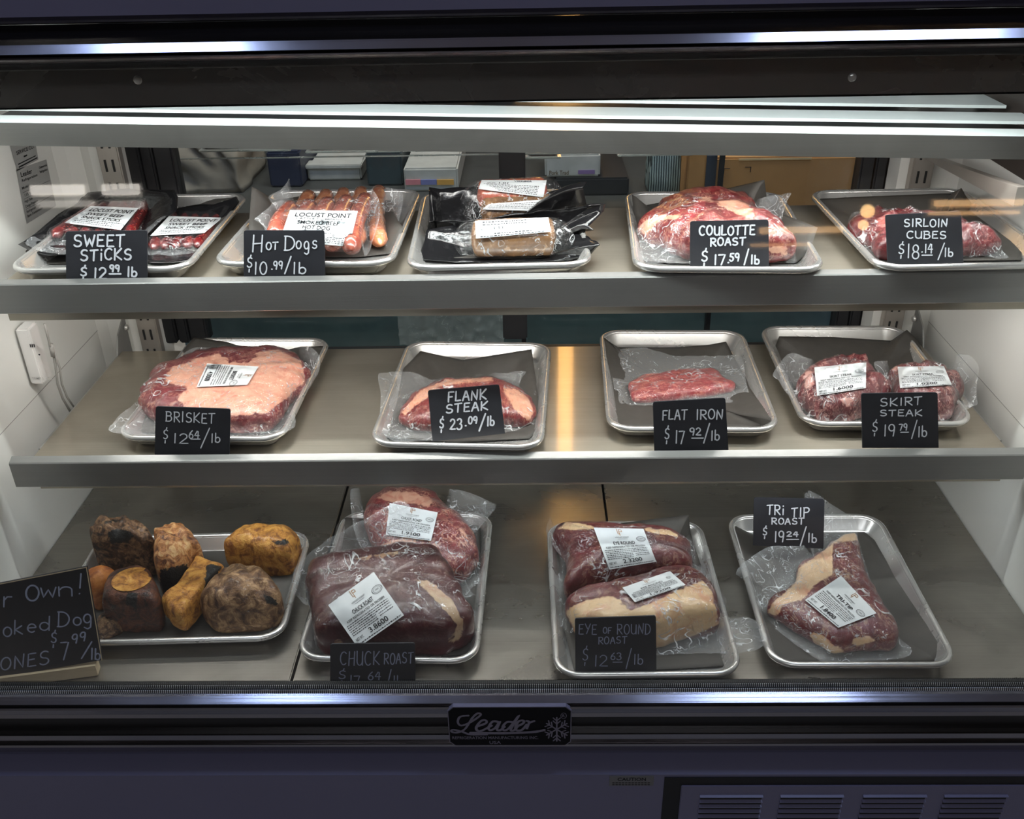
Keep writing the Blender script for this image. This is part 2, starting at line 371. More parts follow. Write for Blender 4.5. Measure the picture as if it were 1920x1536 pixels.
def film(name, outl, cf, floor, pil, m, parent, gap=.0016, NA=112, sag=.35, wr=.0022, rings=30):
    """a sheet of film: follows the lump inside, loose flaps outside; outline points carry their height over the tray floor"""
    g = []
    for p in outl:
        u, v, h = cf(p); P = on(u, v, Z=floor+h); g.append((P.x, P.y, h))
    out = smoothloop(g, NA); R = Radial(out); cx, cy = R.c
    bm = bmesh.new(); rows = []; flap = []
    def zat(x, y, q, h):
        s_ = pil.R.frac(x, y) if pil else 9
        w = noise.noise(Vector((x, y, h))*60)+.6*noise.noise(Vector((x, y, .3))*140)
        if pil is None: return floor + h*sstep(q) + wr*w, 1.0
        if s_ <= 1: return pil.top(x, y, s_)+gap, 0.0
        q0 = min(q/s_, .97); uu = sstep((q-q0)/(1-q0)) if q > q0 else 0
        base = floor+pil.t*sag*(1-uu)**2*max(0, 1-(s_-1)*2.2)+h*uu
        return max(base+wr*w*uu, floor+.001) + gap*(1-uu), min(1, (s_-1)*9)
    for r in range(rings+1):
        q = (r/rings)**.72
        if r == 0:
            z, f = zat(cx, cy, 0, .01); rows.append([bm.verts.new((cx, cy, z))]); flap.append(f); continue
        row = []
        for x, y, h in out:
            X, Y = cx+(x-cx)*q, cy+(y-cy)*q; z, f = zat(X, Y, q, h); row.append(bm.verts.new((X, Y, z))); flap.append(f)
        rows.append(row)
    for k in range(NA): bm.faces.new((rows[0][0], rows[1][k], rows[1][(k+1) % NA]))
    for a, b in zip(rows[1:], rows[2:]):
        for k in range(NA): bm.faces.new((a[k], b[k], b[(k+1) % NA], a[(k+1) % NA]))
    me = bpy.data.meshes.new(name); bm.normal_update(); bm.to_mesh(me); bm.free()
    at = me.attributes.new('flap', 'FLOAT', 'POINT'); at.data.foreach_set('value', flap)
    return link_me(name, me, m, parent)

def sheet(name, outl, cf, floor, m, parent=None, k=.5, wr=.001, NA=88, rings=16):
    """paper laid in a tray: flat in the middle, rising to the given heights at its edge"""
    g = []
    for p in outl:
        u, v, h = cf(p); P = on(u, v, Z=floor+h); g.append((P.x, P.y, h))
    out = []
    n = len(g)
    for i in range(n):
        a, b = g[i], g[(i+1) % n]
        for j in range(8): out.append(tuple(x+(y-x)*j/8 for x, y in zip(a, b)))
    R = Radial(out); cx, cy = R.c; bm = bmesh.new(); rows = [[bm.verts.new((cx, cy, floor+.0012))]]
    for r in range(1, rings+1):
        q = r/rings
        rows.append([bm.verts.new((cx+(x-cx)*q, cy+(y-cy)*q, floor+.0012+max(0, h-.002)*sstep((q-k)/(1-k))**1.3+wr*sstep((q-.5)*2)*max(0, noise.noise(Vector((x*q*30, y*q*30, 3.1)))))) for x, y, h in out])
    NA = len(out)
    for i in range(NA): bm.faces.new((rows[0][0], rows[1][i], rows[1][(i+1) % NA]))
    for a, b in zip(rows[1:], rows[2:]):
        for i in range(NA): bm.faces.new((a[i], b[i], b[(i+1) % NA], a[(i+1) % NA]))
    o = link(name, bm, m, parent)
    sd = o.modifiers.new('thickness', 'SOLIDIFY'); sd.thickness = .0004; sd.offset = 0
    return o

# ------------------------------------------------------------------ handwriting: stroke glyphs in a unit box
def arc(cx, cy, rx, ry, a0, a1, n=14): return [(cx+rx*math.cos(R_(a0+(a1-a0)*i/n)), cy+ry*math.sin(R_(a0+(a1-a0)*i/n))) for i in range(n+1)]
G = {
 'A': [[(0, 0), (.45, 1), (.55, 1), (1, 0)], [(.15, .38), (.85, .38)]],
 'B': [[(.08, 0), (.08, 1)], [(.0, 1), (.5, 1)]+arc(.5, .78, .36, .22, 90, -90)+[(.1, .55)], [(.1, .55), (.5, .55)]+arc(.5, .28, .46, .28, 90, -90)+[(.0, 0)]],
 'C': [arc(.55, .5, .55, .5, 50, 310)],
 'D': [[(.08, 0), (.08, 1)], [(0, 1), (.3, 1)]+arc(.3, .5, .68, .5, 90, -90)+[(0, 0)]],
 'E': [[(.95, 1), (.1, 1), (.06, 0), (1, 0)], [(.1, .52), (.8, .54)]],
 'F': [[(1, 1), (.1, 1), (.08, 0)], [(.1, .5), (.75, .52)]],
 'H': [[(.05, 0), (.1, 1)], [(.9, 0), (.95, 1)], [(.05, .48), (.95, .52)]],
 'I': [[(.5, 0), (.5, 1)]],
 'i': [[(.5, 0), (.5, .62)], [(.5, .92), (.52, .98)]],
 'K': [[(.08, 0), (.08, 1)], [(.95, 1), (.12, .42), (1, 0)]],
 'L': [[(.1, 1), (.06, 0), (1, .04)]],
 'N': [[(.05, 0), (.08, 1), (.88, 0), (.95, 1.05)]],
 'O': [arc(.5, .5, .5, .5, 100, 460, 22)],
 'P': [[(.08, 0), (.08, 1)], [(0, 1), (.5, 1)]+arc(.5, .73, .45, .27, 90, -90)+[(.1, .46)]],
 'R': [[(.08, 0), (.08, 1)], [(0, 1), (.5, 1)]+arc(.5, .75, .42, .25, 90, -90)+[(.1, .5), (.3, .48), (1, 0)]],
 'S': [arc(.52, .75, .42, .25, 40, 270, 12)+arc(.48, .25, .46, .25, 90, -150, 12)],
 'T': [[(0, .98), (1, 1.02)], [(.5, 1), (.46, 0)]],
 'U': [[(.04, 1), (.06, .4)]+arc(.5, .32, .44, .32, 180, 360)+[(.95, 1), (.97, 0)]],
 'W': [[(0, 1), (.25, 0), (.5, .75), (.75, 0), (1, 1)]],
 'Y': [[(0, 1), (.48, .5)], [(1, 1), (.3, 0)]],
 '0': [arc(.5, .5, .46, .5, 100, 460, 22)],
 '1': [[(.5, 1), (.46, 0)]],
 '2': [arc(.45, .72, .42, .28, 160, -30, 12)+[(.0, .02), (1, .02)]],
 '3': [arc(.42, .75, .42, .25, 150, -80, 12)+arc(.44, .26, .5, .27, 85, -150, 12)],
 '4': [[(.55, 1), (.0, .4), (1, .42)], [(.78, .95), (.75, 0)]],
 '5': [[(.95, 1), (.25, 1), (.15, .58)]+arc(.42, .3, .46, .3, 100, -150, 14)],
 '6': [[(.75, 1), (.3, .7), (.06, .35)]+arc(.5, .28, .44, .28, 170, 530, 18)],
 '7': [[(0, .97), (.95, 1), (.4, 0)], ],
 '8': [arc(.5, .75, .38, .25, -60, 290, 16)+arc(.5, .25, .46, .26, 110, -240, 16)],
 '9': [arc(.45, .72, .42, .28, 20, 380, 18)+[(.85, .5), (.7, 0)]],
 '$': [arc(.55, .72, .4, .16, 40, 270, 10)+arc(.45, .4, .42, .16, 90, -150, 10), [(.7, 1.05), (.6, .92)], [(.45, .1), (.42, -.08)]],
 '/': [[(.95, 1), (.05, 0)]],
 '.': [[(.45, .03), (.55, .03)]],
 '-': [[(0, .1), (1, .14)]],
 '!': [[(.6, 1), (.5, .3)], [(.44, .02), (.5, .04)]],
 'l': [[(.5, 1), (.5, 0)]],
 'b': [[(.1, 1), (.1, .05)], arc(.5, .28, .42, .28, 160, -170, 14)],
 'o': [arc(.5, .3, .45, .3, 90, 450, 16)],
 'w': [[(0, .6), (.2, 0), (.5, .5), (.8, 0), (1, .65)]],
 'n': [[(.05, .6), (.1, 0)], [(.1, .4)]+arc(.52, .38, .38, .22, 160, 0)+[(.92, 0)]],
 'r': [[(.2, .6), (.2, 0)], [(.2, .4), (.5, .6), (.9, .6)]],
 'k': [[(.1, 1), (.1, 0)], [(.8, .6), (.15, .3), (.9, 0)]],
 'e': [[(.08, .3), (.9, .34)]+arc(.5, .3, .43, .3, 5, 310, 14)],
 'd': [arc(.42, .3, .4, .3, 30, 340, 14), [(.85, 1.05), (.85, 0)]],
 'g': [arc(.42, .3, .38, .3, 30, 390, 14)+[(.82, .1), (.78, -.3), (.5, -.42), (.15, -.32)]],
 's': [arc(.52, .45, .36, .16, 40, 270, 10)+arc(.48, .15, .4, .15, 90, -150, 10)],
}
WID = {'I': .35, 'i': .35, '1': .35, 'l': .35, '.': .25, '!': .35, 'W': 1.25, 'w': 1.15, '/': .8, 'E': .85, 'F': .85, 'L': .8}
def strokes(text, x0, x1, base, h, slope=0, gap=.34):
    """pixel polylines of a handwritten word between x0 and x1"""
    ws = [WID.get(c, 1) for c in text]; tot = sum(ws)+gap*(len(text)-1); k = (x1-x0)/tot; x = x0; out = []
    for c, w in zip(text, ws):
        jx = random.uniform(-.03, .03)*k; jy = random.uniform(-.04, .04)*h; sc = random.uniform(.95, 1.05)
        if c != ' ':
            for st in G[c]:
                out.append([(x+jx+p[0]*w*k+.06*p[1]*h*.5, base-jy-p[1]*h*sc+slope*((x+p[0]*w*k-x0)/(x1-x0)) if x1 > x0 else base) for p in st])
        x += (w+gap)*k
    return out
NSTROKE = [0]
def ribbon(bm, pts, w, nrm, seed=0):
    """flat chalk stroke with round ends on a plane with normal nrm"""
    P = [pts[0]]
    for p in pts[1:]:
        if (p-P[-1]).length > w*.25: P.append(p)
    if len(P) == 1: P.append(P[0]+Vector((w*.3, 0, 0)))
    NSTROKE[0] = (NSTROKE[0]+1) % 9
    L = len(P); P = [p+nrm*(NSTROKE[0]*4e-5+i*4e-6) for i, p in enumerate(P)]; rows = []
    for i, p in enumerate(P):
        t = (P[min(i+1, L-1)]-P[max(i-1, 0)]).normalized(); b = nrm.cross(t).normalized(); ww = w*.5*(1+.18*noise.noise(p*300))
        rows.append((bm.verts.new(p+b*ww), bm.verts.new(p-b*ww)))
    for a, b in zip(rows, rows[1:]): bm.faces.new((a[0], b[0], b[1], a[1]))
    for e, d in ((0, 1), (L-1, L-2)):
        t = (P[e]-P[d]).normalized(); b = nrm.cross(t).normalized()
        fan = [bm.verts.new(P[e]+(b*math.cos(a)+t*math.sin(a))*w*.5) for a in [math.pi*i/6 for i in range(7)]]
        bm.faces.new(fan)

def plane_pt(u, v, o, n): d = ray(u, v); return CAM + d*((o-CAM).dot(n)/d.dot(n))
def sign(name, quad, ref, yaw, lean, words, label, cat='price sign', group='price signs', m='board', mt='chalk', w=2.6, thick=.002, rad=5, lift=0):
    """quad: TL,TR,BR,BL in pixels on a plane through the world point ref"""
    o = Vector(ref); n = Vector((math.sin(R_(yaw))*math.cos(R_(lean)), -math.cos(R_(yaw))*math.cos(R_(lean)), math.sin(R_(lean))))
    root = thing(name, o, label, cat, group)
    TL, TR, BR, BL = [Vector(q) for q in quad]
    ring = []
    for a, b, c in ((BL, TL, TR), (TL, TR, BR)):
        d1_, d2_ = (a-b).normalized()*rad, (c-b).normalized()*rad
        for i in range(6):
            t = i/5; ring.append((b+d1_)*(1-t)**2 + 2*b*t*(1-t) + (b+d2_)*t*t)
    ring += [BR, BL]
    bm = bmesh.new(); f_ = [plane_pt(p.x, p.y, o, n) for p in ring]
    a = [bm.verts.new(p) for p in f_]; b = [bm.verts.new(p-n*thick) for p in f_]
    bm.faces.new(a); bm.faces.new(b[::-1]); k = len(a)
    for i in range(k): bm.faces.new((a[i], b[i], b[(i+1) % k], a[(i+1) % k]))
    bmesh.ops.recalc_face_normals(bm, faces=bm.faces)
    link('board', bm, M[m], root, False)
    bm = bmesh.new(); o2 = o+n*.0005
    for wd_ in words:
        t, x0, x1, base, h = wd_[:5]; sl = wd_[5] if len(wd_) > 5 else 0; ww = wd_[6] if len(wd_) > 6 else w
        for st in strokes(t, x0, x1, base, h, sl):
            ps = []
            for p, q in zip(st, st[1:]):
                for i in range(3): ps.append(plane_pt(p[0]+(q[0]-p[0])*i/3, p[1]+(q[1]-p[1])*i/3, o2, n))
            ps.append(plane_pt(*st[-1], o2, n))
            px1 = (plane_pt(x0+1, base, o2, n)-plane_pt(x0, base, o2, n)).length
            ribbon(bm, ps, ww*px1, n)
    link('lettering', bm, M[mt], root, False)
    return root, n

# ------------------------------------------------------------------ printed labels that follow the surface below them
FONTS = {}
def text_mesh(s):
    if s not in FONTS:
        cu = bpy.data.curves.new('t', 'FONT'); cu.body = s; cu.resolution_u = 3; cu.offset = .014
        ob = bpy.data.objects.new('t', cu); C.objects.link(ob)
        dg = bpy.context.evaluated_depsgraph_get(); dg.update()
        me = bpy.data.meshes.new_from_object(ob.evaluated_get(dg)); bpy.data.objects.remove(ob); bpy.data.curves.remove(cu)
        vs = [(v.co.x, v.co.y) for v in me.vertices]; fs = [tuple(p.vertices) for p in me.polygons]; bpy.data.meshes.remove(me)
        x0 = min(v[0] for v in vs); x1 = max(v[0] for v in vs); FONTS[s] = ([(x-x0, y) for x, y in vs], fs, x1-x0)
    return FONTS[s]
def bvh_of(objs):
    vs = []; fs = []
    for o in objs:
        mw = Matrix.Translation(o.parent.location) @ o.matrix_parent_inverse if o.parent else o.matrix_world
        k = len(vs); vs += [mw @ v.co for v in o.data.vertices]; fs += [tuple(i+k for i in p.vertices) for p in o.data.polygons]
    return BVHTree.FromPolygons(vs, fs)
def printed(quad, lines, parent, surf, name='label', fl=.0014, plane_z=None, base_m='label', smooth=4, NX=30, NY=24):
    """quad TL,TR,BR,BL (pixels). lines: (text, x, y, height, width or None, material); text '#' rows draw tiny illegible print"""
    Q = [Vector(q) for q in quad]; tree = bvh_of(surf) if surf else None
    T = []
    for j in range(NY+1):
        row = []
        for i in range(NX+1):
            a, b = i/NX, j/NY
            p = (Q[0]*(1-a)+Q[1]*a)*(1-b)+(Q[3]*(1-a)+Q[2]*a)*b
            d = ray(p.x, p.y).normalized(); t = None
            if tree:
                h = tree.ray_cast(CAM, d)
                if h[0] is not None: t = (h[0]-CAM).length
            row.append([d, t])
        T.append(row)
    known = [c[1] for r in T for c in r if c[1]]
    av = sum(known)/len(known)
    for r in T:
        k = [c[1] for c in r if c[1]]; m_ = sum(k)/len(k) if k else av
        for c in r:
            if c[1] is None or abs(c[1]-m_) > .03: c[1] = m_
    for _ in range(smooth):
        O = [[c[1] for c in r] for r in T]
        for j in range(NY+1):
            for i in range(NX+1):
                nb = [O[max(0, min(NY, j+dj))][max(0, min(NX, i+di))] for dj, di in ((0, 0), (1, 0), (-1, 0), (0, 1), (0, -1))]
                T[j][i][1] = min(O[j][i], sum(nb)/5) if smooth else O[j][i]
    PT = [[CAM+c[0]*(c[1]-fl*1.6) for c in r] for r in T]
    def at(a, b, e=0):
        a = max(0, min(1, a)); b = max(0, min(1, b))
        x, y = min(int(a*NX), NX-1), min(int(b*NY), NY-1); fa, fb = a*NX-x, b*NY-y
        p = (PT[y][x]*(1-fa)+PT[y][x+1]*fa)*(1-fb)+(PT[y+1][x]*(1-fa)+PT[y+1][x+1]*fa)*fb
        return p+(CAM-p).normalized()*e
    bm = bmesh.new(); g = [[bm.verts.new(p) for p in r] for r in PT]
    for j in range(NY):
        for i in range(NX): bm.faces.new((g[j][i], g[j+1][i], g[j+1][i+1], g[j][i+1]))
    lo = link(name, bm, M[base_m], parent)
    w_ = ((PT[0][0]-PT[0][NX]).length+(PT[NY][0]-PT[NY][NX]).length)/2; h_ = ((PT[0][0]-PT[NY][0]).length+(PT[0][NX]-PT[NY][NX]).length)/2; asp = w_/h_
    bms = {}
    for L in lines:
        tx, x, y, hh, wid, mt = L
        bm = bms.setdefault(mt, bmesh.new())
        def quad_(xa, xb, ya, yb):
            bm.faces.new([bm.verts.new(at(p, q, .0005)) for p, q in ((xa, yb), (xb, yb), (xb, ya), (xa, ya))])
        if tx.startswith('#'):
            xx = x
            while xx < x+wid:
                ww = random.uniform(.015, .05); quad_(xx, min(xx+ww, x+wid), y-hh*random.uniform(.6, 1), y); xx += ww+.012
        elif tx == '_': quad_(x, x+wid, y-hh, y)
        elif tx == 'o':
            n_ = 24
            for i in range(n_):
                for r0, r1 in ((1, .9), (.72, .66)):
                    a0, a1 = 2*math.pi*i/n_, 2*math.pi*(i+1)/n_
                    bm.faces.new([bm.verts.new(at(x+hh/asp*r*math.cos(a), y+hh*.75*r*math.sin(a), .0005)) for r, a in ((r0, a0), (r0, a1), (r1, a1), (r1, a0))])
        else:
            vs, fs, tw = text_mesh(tx); k = hh/.72; kx = (wid/tw) if wid else k/asp
            vv = [bm.verts.new(at(x+vx*kx, y-vy*k, .0015)) for vx, vy in vs]
            for f in fs:
                try: bm.faces.new([vv[i] for i in f])
                except ValueError: pass
    for mt, bm in bms.items(): link('lettering', bm, M[mt], lo, False)
    return lo
def std_label(name, wt):
    L = [('_', .44, .05, .035, .012, 'gold'), ('_', .44, .16, .012, .05, 'gold'), ('_', .47, .05, .015, .06, 'gold'), ('_', .47, .1, .015, .06, 'gold'), ('_', .47, .2, .15, .012, 'gold'), ('_', .53, .1, .05, .012, 'gold'),
         ('_', .44, .16, .13, .012, 'gold'), ('LOCUST POINT', .36, .255, .03, .28, 'inkgrey'), ('_', .4, .29, .006, .2, 'inkgrey'),
         (name, .28, .43, .085, .44, 'ink'), ('o', .87, .3, .1, 0, 'inkgrey'), ('USDA', .83, .31, .03, .08, 'inkgrey'),
         ('KEEP REFRIGERATED OR FROZEN', .1, .51, .045, .8, 'ink'), ('NET WT.', .05, .9, .06, .16, 'ink'), (wt, .34, .905, .105, .4, 'ink')]
    for i in range(6): L.append(('#', .05, .565+i*.042, .022, .88 if i < 3 else .55, 'inkgrey'))
    L += [('#', .65, .7, .02, .28, 'inkgrey'), ('#', .65, .75, .02, .28, 'inkgrey'), ('#', .04, .97, .025, .92, 'inkgrey')]
    return L

# ================================================================== THE ROOM
def room():
    fl = boxo('floor', -3, 3, -3.2, 3.4, -.05, 0, mat('shop_floor', srgb(150, 145, 140), .5)); struct(fl)
    struct(boxo('ceiling', -3, 3, -3.2, 3.4, 2.8, 2.85, mat('shop_ceiling', srgb(205, 205, 205), .8)))
    wl = mat('shop_wall', srgb(84, 82, 84), .7)
    struct(boxo('wall_front', -3, 3, -3.25, -3.2, 0, 2.8, wl)); struct(boxo('wall_back', -3, 3, 3.4, 3.45, 0, 2.8, mat('back_room_wall', srgb(58, 58, 60), .7)))
    struct(boxo('wall_left', -3.05, -3, -3.2, 3.4, 0, 2.8, wl)); struct(boxo('wall_right', 3, 3.05, -3.2, 3.4, 0, 2.8, wl))
room()
# lights of the cooler across the aisle, seen as reflections in the front glass
def wall_light(x0, x1, z0, z1, col, e, label):
    r = thing('wall_light', ((x0+x1)/2, -3.15, z0), label, 'light', 'lights across the aisle')
    bm = bmesh.new(); box(bm, x0, x1, -3.17, -3.15, z0, z1, .004); link('light_tube', bm, mat('lit_tube', col, emit=(col, e)), r, False)
    bm = bmesh.new(); box(bm, x0-.02, x1+.02, -3.2, -3.171, z0-.01, z1+.01, .003); link('light_back', bm, M['white'], r, False)
cw, ww = (1, .93, .85), (1, .62, .3)
wall_light(-2.69, -2.40, 1.80, 1.85, cw, 9, 'white light tube on the shop wall across the aisle, upper row')
wall_light(-2.30, -2.10, 1.795, 1.85, cw, 9, 'short white light tube on the shop wall across the aisle, upper row')
wall_light(-2.66, -2.35, 1.735, 1.765, cw, 4, 'dim white light tube on the shop wall across the aisle, lower row')
wall_light(-2.26, -2.08, 1.725, 1.76, cw, 3, 'short dim white light tube on the shop wall across the aisle, lower row')
wall_light(2.15, 2.62, 1.675, 1.705, ww, 9, 'warm light tube on the shop wall by the corner, upper row')
wall_light(2.12, 2.60, 1.63, 1.645, ww, 7, 'warm light tube on the shop wall by the corner, lower row')
wall_light(1.23, 1.67, 1.545, 1.575, ww, 7, 'warm light tube on the shop wall nearer the middle, upper row')
wall_light(1.18, 1.5, 1.475, 1.49, ww, 4, 'warm light tube on the shop wall nearer the middle, lower row')
for x, z, r0, lab in ((1.778, 1.647, .035, 'round warm bulb on the shop wall, the upper one'), (1.757, 1.575, .026, 'round warm bulb on the shop wall, the lower one')):
    r = thing('globe_bulb', (x, -3.1, z), lab, 'light', 'lights across the aisle')
    bm = bmesh.new(); bmesh.ops.create_uvsphere(bm, u_segments=20, v_segments=12, radius=r0, matrix=Matrix.Translation((x, -3.1, z))); link('bulb', bm, mat('lit_bulb', (1, .75, .4), emit=((1, .6, .25), 22)), r)
    bm = bmesh.new(); tube(bm, [(x, -3.195, z), (x, -3.1-r0*.9, z)][:1]+[(x, -3.1+0, z)], .008, 8); link('socket', bm, M['black'], r)

# ================================================================== THE CASE
XL, XR = -.755, .682
case = thing('display_case', (-.037, 1.2, 0), 'white lined refrigerated glass display case with steel rails and a grey louvered base', 'display case')
def part(name, bm, m, smooth=False, par=None):
    return link(name, bm, M[m] if isinstance(m, str) else m, par or case, smooth)
def pbox(name, a, m, bev=0, par=None):
    bm = bmesh.new(); box(bm, *a, bev); return part(name, bm, m, False, par)
pbox('side_panel', (XL-.04, XL, .87, 1.512, 0.45, 1.34), 'white'); pbox('side_panel', (XR, XR+.04, .87, 1.512, .45, 1.34), 'white')
pbox('top_panel', (XL-.04, XR+.04, 1.0, 1.66, 1.395, 1.42), 'kick')
pbox('back_wall', (XL-.04, XR+.04, 1.513, 1.574, .45, .745), 'white')
for sx, X in ((1, XL), (-1, XR)):
    bm = bmesh.new()
    prof = [(X, 1.512), (X+sx*.012, 1.53), (X+sx*.03, 1.545), (X+sx*.05, 1.53), (X+sx*.09, 1.53), (X+sx*.09, 1.66), (X-sx*.04, 1.66), (X-sx*.04, 1.512)]
    a = [bm.verts.new((x, y, .6)) for x, y in prof]; b = [bm.verts.new((x, y, 1.395)) for x, y in prof]
    for i in range(len(a)): bm.faces.new((a[i], a[(i+1) % len(a)], b[(i+1) % len(a)], b[i]))
    bm.faces.new(a); bm.faces.new(b); bmesh.ops.recalc_face_normals(bm, faces=bm.faces); part('corner_post', bm, 'white')
M['seam'] = mat('seam_gap', srgb(150, 148, 144), .7)
pbox('liner_seam', (XR-.0004, XR+.001, .9, 1.512, .826, .8268), 'seam'); pbox('liner_seam', (XL-.001, XL+.0004, .9, 1.512, .826, .8268), 'seam')
pbox('dark_end_panel', (XR-.0015, XR, .98, 1.505, 1.128, 1.335), mat('dark_brown_panel', srgb(66, 58, 54), .3))  # dark brown sheet over the upper end wall
# slotted shelf standards
def pil(xa, xb):
    bm = bmesh.new(); box(bm, xa, xb, 1.512, 1.53, .62, 1.395, .002); o = part('shelf_standard', bm, 'pil')
    bm = bmesh.new(); w = xb-xa; z = .66
    while z < 1.36:
        for f in (.3, .66): box(bm, xa+w*f-.0016, xa+w*f+.0016, 1.5105, 1.5125, z, z+.019)
        z += .037
    part('slot', bm, 'darksteel', par=o)
xa = on(178, 272, Y=1.512).x; pil(xa, xa+.034)
xb = on(1714, 300, Y=1.512).x; pil(xb, xb+.034)
# sliding rear doors
def rear(xa, xb, name='rear_door_stile'): pbox(name, (xa, xb, 1.575, 1.61, .77, 1.395), 'black', .003)
g0 = on(228, 300, Y=1.575).x; g1 = on(325, 300, Y=1.575).x
rear(g0, g0+.03); rear(g0+.033, g0+.052); rear(g0+.055, g1)
m0, m1 = on(935, 300, Y=1.575).x, on(985, 300, Y=1.575).x; rear(m0, m1)
h0, h1 = on(1616, 300, Y=1.575).x, on(1693, 300, Y=1.575).x; rear(h0, h0+.022); rear(h0+.025, h0+.043); rear(h0+.046, h1)
pbox('rear_door_rail', (g1, h0, 1.575, 1.61, .62, .745), 'black', .003)
pbox('mullion_seam', (m0-.001, m1+.001, 1.5735, 1.576, 1.148, 1.150), 'tray')
M['rglass'] = glass_mat('rear_glass', (.86, .9, .9), .6)
bm = bmesh.new(); box(bm, g1, m0, 1.59, 1.594, .70, 1.395); part('rear_glass', bm, 'rglass')
bm = bmesh.new(); box(bm, m1, h0, 1.598, 1.602, .70, 1.395); part('rear_glass', bm, 'rglass')

# front glass, leaning back
M['glass'] = glass_mat('front_glass', (.985, .99, .99), .8)
gb, gt = Vector((0, .868, .60)), Vector((0, 1.03, 1.352))
nd = (gt-gb).normalized(); nn = Vector((0, -nd.z, nd.y))
bm = bmesh.new(); th = nn*-.005
vs = [bm.verts.new((x, p.y, p.z)) for x in (XL-.03, XR+.03) for p in (gb, gt, gt+th, gb+th)]
for f in ((0, 1, 2, 3), (4, 7, 6, 5), (0, 4, 5, 1), (1, 5, 6, 2), (2, 6, 7, 3), (3, 7, 4, 0)): bm.faces.new([vs[i] for i in f])
bmesh.ops.recalc_face_normals(bm, faces=bm.faces); part('front_glass', bm, 'glass')

X0, X1 = XL-.06, XR+.06
def prof_rail(name, pts, m, back, dz=0):
    pr = [(Y, pz(v, Y)) for v, Y in pts]; pr = pr + [(back, pr[-1][1]-dz), (back, pr[0][1]-dz)]
    bm = bmesh.new(); extrude_x(bm, pr, X0, X1); return part(name, bm, m)
prof_rail('header_trim', [(118, 1.034), (105, 1.024)], 'gasket', 1.05)
prof_rail('header_rail', [(104, 1.002), (101, .995), (97, .992), (93, .995), (91, 1.0), (89, .994), (87, .990), (69, .9986), (67, 1.012)], 'chrome', 1.045)
prof_rail('header_band', [(67, 1.028), (31, 1.028)], mat('gloss_black_band', (.01, .01, .016), .12), 1.045)
prof_rail('header_rail', [(30, 1.02), (28, 1.008), (10, 1.012), (7, 1.018), (3, 1.02), (1, 1.014), (-12, 1.014), (-40, 1.03)], 'chrome', 1.06)
# dark metal baffle behind the glass
bf = thing('light_baffle', (0, 1.06, 1.3), 'dark steel baffle strip with two screws below the top rail of the case', 'light baffle')
bm = bmesh.new(); zb0, zb1 = pz(191, 1.06), pz(112, 1.06); box(bm, XL, XR, 1.06, 1.064, zb0, zb1); box(bm, XL, XR, 1.06, 1.075, zb0, zb0+.002); link('plate', bm, M['baffle'], bf, False)
for u, v in ((258, 150), (1598, 145)):
    P = on(u, v, Y=1.06); bm = bmesh.new(); bmesh.ops.create_uvsphere(bm, u_segments=14, v_segments=8, radius=.005)
    for w in bm.verts: w.co = Vector((w.co.x, w.co.y*.5, w.co.z))+P
    link('screw', bm, M['tray'], bf)

# bottom rail
def dots_mat():
    m, nt, n, l = newmat('perforated_spacer'); p = N(nt, 'ShaderNodeBsdfPrincipled', i_Metallic=.2, i_Roughness=.4)
    tc = N(nt, 'ShaderNodeTexCoord'); sp = N(nt, 'ShaderNodeSeparateXYZ'); l.new(tc.outputs['Object'], sp.inputs[0])
    k = N(nt, 'ShaderNodeMath', operation='MULTIPLY', i_1=2500.0); l.new(sp.outputs[0], k.inputs[0])
    s = N(nt, 'ShaderNodeMath', operation='SINE'); l.new(k.outputs[0], s.inputs[0])
    r = ramp(nt, [(.5, (.05, .05, .05)), (.7, (.9, .92, .92))], s.outputs[0]); l.new(r.outputs[0], p.inputs['Base Color'])
    o = N(nt, 'ShaderNodeOutputMaterial'); l.new(p.outputs[0], o.inputs[0]); return m
M['dots'] = dots_mat()
prof_rail('glass_gasket', [(1300, .878), (1282, .880), (1278, .884)], 'gasket', .886)
prof_rail('glass_spacer', [(1290, .874), (1284, .8745)], 'dots', .8755)
prof_rail('glass_spacer', [(1299, .866), (1293, .8665)], 'dots', .8675)
prof_rail('base_rail', [(1345, .852), (1338, .852), (1334, .850), (1330, .848), (1326, .850), (1324, .855), (1321, .853), (1319, .852), (1304, .8612), (1299, .865)], 'chrome', .90, .03)
prof_rail('base_band', [(1376, .862), (1344, .862)], mat('black_band', (.006, .006, .007), .35), .90)
prof_rail('base_rail', [(1408, .860), (1404, .856), (1400, .851), (1396, .851), (1394, .855), (1378, .852), (1375, .856)], 'chrome', .90)
zk0, zk1 = pz(1412, .876), pz(1452, .848)
bm = bmesh.new(); extrude_x(bm, [(.876, zk0), (.847, zk1), (.847, .08), (.90, .08), (.90, zk0)], X0, X1); part('base_panel', bm, 'kick')
# nameplate
Yp = .846
q = [on(u, v, Y=Yp) for u, v in ((838, 1326), (1072, 1324), (1072, 1398), (838, 1400))]
nx0, nx1, nz1, nz0 = q[0].x, q[1].x, q[0].z, q[2].z
def oct_(x0, x1, z0, z1, c): return [(x0+c, z0), (x1-c, z0), (x1, z0+c), (x1, z1-c), (x1-c, z1), (x0+c, z1), (x0, z1-c), (x0, z0+c)]
def platep(name, pts, ya, yb, m, par):
    bm = bmesh.new(); a = [bm.verts.new((x, ya, z)) for x, z in pts]; b = [bm.verts.new((x, yb, z)) for x, z in pts]
    bm.faces.new(a); bm.faces.new(b[::-1])
    for i in range(len(a)): bm.faces.new((a[i], b[i], b[(i+1) % len(a)], a[(i+1) % len(a)]))
    bmesh.ops.recalc_face_normals(bm, faces=bm.faces); return part(name, bm, m, False, par)
M['badge'] = mat('badge_silver', srgb(108, 105, 122), .4)
